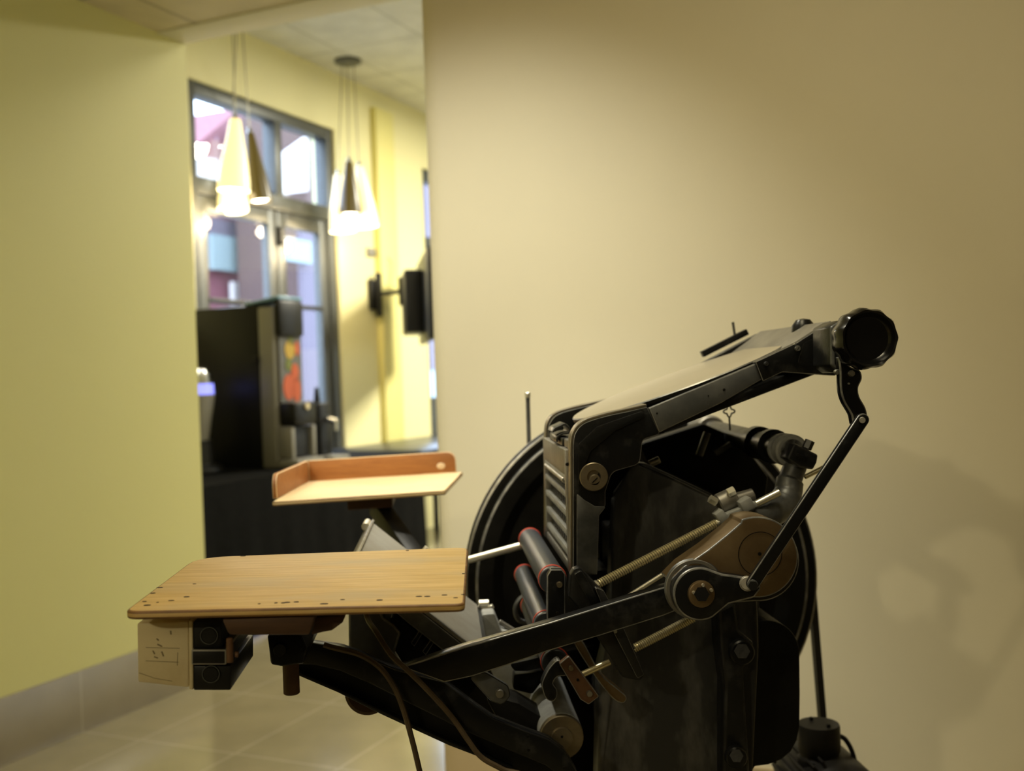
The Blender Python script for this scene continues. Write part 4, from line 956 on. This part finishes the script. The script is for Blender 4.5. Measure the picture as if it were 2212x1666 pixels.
for u, v in nl:
    p = Ppl(u, v, f0, nrm); a = random.uniform(0, 3); s = random.uniform(.0012, .0026)
    m.lathe(p + nrm * .0001, nrm, [(0, 0), (0, s), (.0003, s * .9), (.0003, 0)], 8, sx=random.uniform(.8, 1.8), ang0=a)
fbd = part(fbm, 'feed_board')
# cleat under the board
zu = lambda u, v: None
def under(pts, y0, y1, mt, name, parent, bev=.002, edge=None):
    m = MB(mt); m.poly(pts, y0, y1, bev, edge); return m.build(name, parent)
under([(478, 1338), (682, 1330), (668, 1373), (494, 1373)], 1.004, 1.25, 'wood_dark', 'board_cleat', fbd, .003)
under(fil([(684, 1334), (746, 1332), (740, 1345), (717, 1362), (695, 1366), (672, 1372)], 3), 1.03, 1.24, 'wood_dark', 'board_batten', fbd, .002)
# --- switch box under the board ------------------------------------------------------
YS = 1.035
sbp = P(400, 1420, YS)
sb = thing('switch_box', (sbp.x, YS, sbp.z), 'cream and black switch box hung under the front wooden board', 'switch box')
m = MB('cream'); m.poly(fil([(296, 1347), (407, 1343), (408, 1486), (298, 1474)], 5), YS, YS + .08, .003); m.poly([(407.6, 1342), (416, 1342), (417, 1491), (408.6, 1490)], YS - .001, YS + .08, .001); cv = m.build('cover', sb)
m = MB('pencil')
for pts in ([(315, 1399), (388, 1401)], [(315, 1428), (386, 1431)], [(384, 1410), (383, 1438)], [(338, 1380), (343, 1384)], [(340, 1392), (350, 1397)], [(330, 1406), (334, 1413)], [(349, 1408), (353, 1418)], [(333, 1419), (341, 1422)], [(300, 1454), (330, 1464)], [(330, 1465), (372, 1472)], [(368, 1363), (369, 1371)]):
    m.tube([P(u, v, YS - .0001) for u, v in pts], .0003 if abs(pts[1][0] - pts[0][0]) > 20 or abs(pts[1][1] - pts[0][1]) > 20 else .0007, 5)
m.build('pencil_marks', cv)
m = MB('plastic_black'); m.poly([(417, 1343), (478, 1343), (478, 1401), (417, 1401)], YS, YS + .125, .0015); k1 = m.build('switch_module', sb)
m = MB('plastic_black'); m.poly([(418, 1439), (498, 1439), (498, 1492), (418, 1492)], YS, YS + .125, .0015); k2 = m.build('switch_module', sb)
m = MB('plastic_black'); m.poly([(413, 1404), (489, 1404), (489, 1437), (413, 1437)], YS - .006, YS + .125, .0015, 'grey_plastic'); m.build('centre_rail', sb)
for kk, (u, v) in ((k1, (452, 1373)), (k2, (456, 1456))):
    m = MB('plastic_black'); r = px(YS, 18); m.lathe(P(u, v, YS - .0005), -YV, [(0, r * 1.08), (.0015, r * 1.04), (.0015, r * .94), (.0002, r * .9), (.0002, r * .86), (.002, r * .84), (.002, 0)], 32, mats=[None, 'alu_grey', None, None, None, None]); m.build('round_plug', kk)
m = MB('plastic_black'); m.poly([(479, 1377), (493, 1377), (493, 1437), (490, 1402)], YS + .03, YS + .125, .001); m.build('side_housing', sb)
m = MB('rust'); m.cyl(P(496, 1379, YS - .03), P(497, 1431, YS - .03), px(1.02, 7)); m.build('toggle_lever', sb)
m = MB('rust'); m.cyl(P(508, 1414, YS - .01), P(515, 1414, YS - .01), px(1.03, 6)); m.build('toggle_nut', sb)
# --- delivery board -------------------------------------------------------------------
dl0 = P(588, 1085, 1.86); nz = UP
zD = dl0.z
fx = (P(966, 1059, 1.86) - dl0); nD = fx.cross(YV).normalized(); nD = nD if nD.z > 0 else -nD
dp = [Ppl(u, v, dl0, nD) for u, v in ((586, 1085), (962, 1060), (1000, 1020), (664, 1040))]
m = MB('wood_tray'); m.prism(round3(dp, [.012, .006, .004, .01]), -nD * .008, .002, 'wood_edge', 2); db = part(m, 'delivery_board')
e0, e1, e2 = [Ppl(u, v, dl0, nD) for u, v in ((599, 1078), (668, 1041), (986, 1021))]
hf = .045
t1_ = Vector((e2 - e1)).normalized(); n1 = nD.cross(t1_).normalized(); n1 = n1 if n1.y > 0 else -n1
L = (e2 - e1).length
pf = [e1 + nD * .0004, e2 + nD * .0004, e2 + nD * (hf - .018)] + [e2 - t1_ * (.018 - .018 * math.cos(a)) + nD * (hf - .018 + .018 * math.sin(a)) for a in (.4, .8, 1.2, PI / 2)] + [e1 + nD * hf]
m = MB('wood_fence'); m.prism(pf, n1 * .008, .0012, 'wood_tray'); m.build('back_fence', db)
t2_ = (e0 - e1).normalized(); n2_ = nD.cross(t2_).normalized(); n2_ = n2_ if n2_.x < 0 else -n2_
pf = [e1 + nD * .0004 - t2_ * .0, e0 + nD * .0004, e0 + nD * (hf - .022)] + [e0 - t2_ * (.022 - .022 * math.cos(a)) + nD * (hf - .022 + .022 * math.sin(a)) for a in (.4, .8, 1.2, PI / 2)] + [e1 + nD * hf]
m = MB('wood_fence'); m.prism(pf, n2_ * .008, .0012, 'wood_tray'); m.build('side_fence', db)
m = MB('peach'); m.lathe(e2 - t1_ * .032 + nD * .016 - n1 * .0002, -n1, [(0, 0), (0, .007), (.0004, .006), (.0004, 0)], 14, sx=1.3); m.build('worn_patch', db)
c0_, c1_ = P(748, 1076, 1.90), P(846, 1068, 1.90)
m = MB('wood_dark'); o = dl0 - nD * .0085 + fx.normalized() * (c0_.x - dl0.x) + YV * .05; m.obox(o, fx.normalized() * (c1_.x - c0_.x), YV * .14, -nD * .022, .002); cl_ = m.build('board_cleat', db)
m = MB('iron_plain'); a = o + fx.normalized() * (c1_.x - c0_.x) * .62 + YV * .05 - nD * .0225; b = P(900, 1215, 1.80); c = P(985, 1330, 1.69)
m.bar(a, b, .03, .034, bev=.003); m.bar(b + (b - a).normalized() * -.01, c, .03, .036, bev=.003); part(m, 'delivery_bracket')
# --- brown cords ------------------------------------------------------------------------
def cordt(pts, label):
    q = spline([P(u, v, y) if y else None for u, v, y in pts], 8)
    m = MB('cord'); m.tube(q, .0034, 8); o = m.build('power_cord'); tag(o, label, 'cord'); return o
cordt([(786, 1262, 1.275), (792, 1330, 1.285), (812, 1365, 1.25), (845, 1415, 1.233), (880, 1448, 1.23), (920, 1487, 1.232), (975, 1548, 1.252), (1010, 1598, 1.252), (1040, 1636, 1.25), (1085, 1662, 1.25), (1150, 1700, 1.25), (1200, 1900, 1.25), (1210, 2300, 1.25), (1215, 2900, 1.27)], 'brown cord crossing in front of the long black arm towards the lower right')
cordt([(699, 1393, 1.244), (715, 1398, 1.244), (735, 1403, 1.244), (780, 1416, 1.244), (820, 1442, 1.244), (850, 1482, 1.244), (872, 1535, 1.246), (890, 1598, 1.248), (905, 1660, 1.25), (925, 1750, 1.25), (960, 2000, 1.25), (985, 2400, 1.25), (990, 2920, 1.26)], 'brown cord lying on the bracket beam and hanging straight down')
# ------------------------------------------------------------------ light
def light(name, kind, loc, energy, col, size=.1, target=None, spot=None, blend=.6, size_y=None):
    li = bpy.data.lights.new(name, kind); li.energy = energy; li.color = col
    if kind == 'AREA':
        li.size = size
        if size_y: li.shape = 'RECTANGLE'; li.size_y = size_y
    else: li.shadow_soft_size = size
    if kind == 'SPOT': li.spot_size = R(spot); li.spot_blend = blend
    o = bpy.data.objects.new(name, li); COL.objects.link(o); o.location = loc
    if target is not None:
        d = Vector(target) - Vector(loc); o.rotation_euler = d.to_track_quat('-Z', 'Y').to_euler()
    return o
WARM = (1, .87, .56)
light('ceiling_spot_board', 'SPOT', (.1, 2.02, 2.5), 112, (1, .96, .8), .035, (.04, 2.12, .9), 62, 1.)
light('wall_wash_fill', 'SPOT', (-.95, 1.55, 2.45), 114, (1, .97, .82), .04, (.1, 2.8, 1.08), 64, 1.)  # added wash light, brightens the left part of the cream wall
light('press_highlight_fill', 'SPOT', (-.3, 1.95, 2.5), 55, (1, .93, .72), .03, (.4, 1.5, .95), 56, .8)  # added light, puts highlights on the press from upper left
light('ceiling_lamp_back', 'POINT', (-1.75, -1.6, 2.35), 55, WARM, .05)
light('front_fill', 'AREA', (.1, .95, ZC - .03), 15, WARM, .6, (.2, .9, 0))  # added soft fill above the front of the press
light('ceiling_lamp_right', 'AREA', (1.2, -1.2, ZC - .03), 5, WARM, .6, (1.2, -1.2, 0))
pq = along(DW, -1.6, 2.6); pq.z = ZF - .06
light('far_fill', 'AREA', pq, 25, (1, .93, .74), .9, (pq.x, pq.y, 0))  # added fill light for the far room
pq = along(DW, 1.0, 2.4); pq.z = ZF - .06
light('far_fill_end', 'AREA', pq, 330, (1, .94, .76), .9, (pq.x, pq.y, 0))  # added fill that brightens the yellow far wall
wd = bpy.data.worlds.new('sky'); bpy.context.scene.world = wd; wd.use_nodes = True
wn = wd.node_tree; bg = wn.nodes['Background']; bg.inputs['Color'].default_value = (.62, .76, 1, 1); bg.inputs['Strength'].default_value = 9.5
# ------------------------------------------------------------------ camera
cd = bpy.data.cameras.new('camera'); co = bpy.data.objects.new('camera', cd); COL.objects.link(co)
co.matrix_world = Matrix.Translation(CAM) @ RC.to_4x4()
cd.sensor_width = 36; cd.lens = F / 2212 * 36; cd.clip_start = .05; cd.clip_end = 200
cd.dof.use_dof = True; cd.dof.focus_distance = 1.2; cd.dof.aperture_fstop = 4.2; cd.dof.aperture_blades = 9
sc = bpy.context.scene; sc.camera = co
sc.view_settings.view_transform = 'Standard'; sc.view_settings.look = 'None'; sc.view_settings.gamma = 1; sc.view_settings.use_curve_mapping = False
sc.view_settings.exposure = 0.0
sc.cycles.max_bounces = 8; sc.cycles.diffuse_bounces = 5; sc.cycles.use_denoising = True
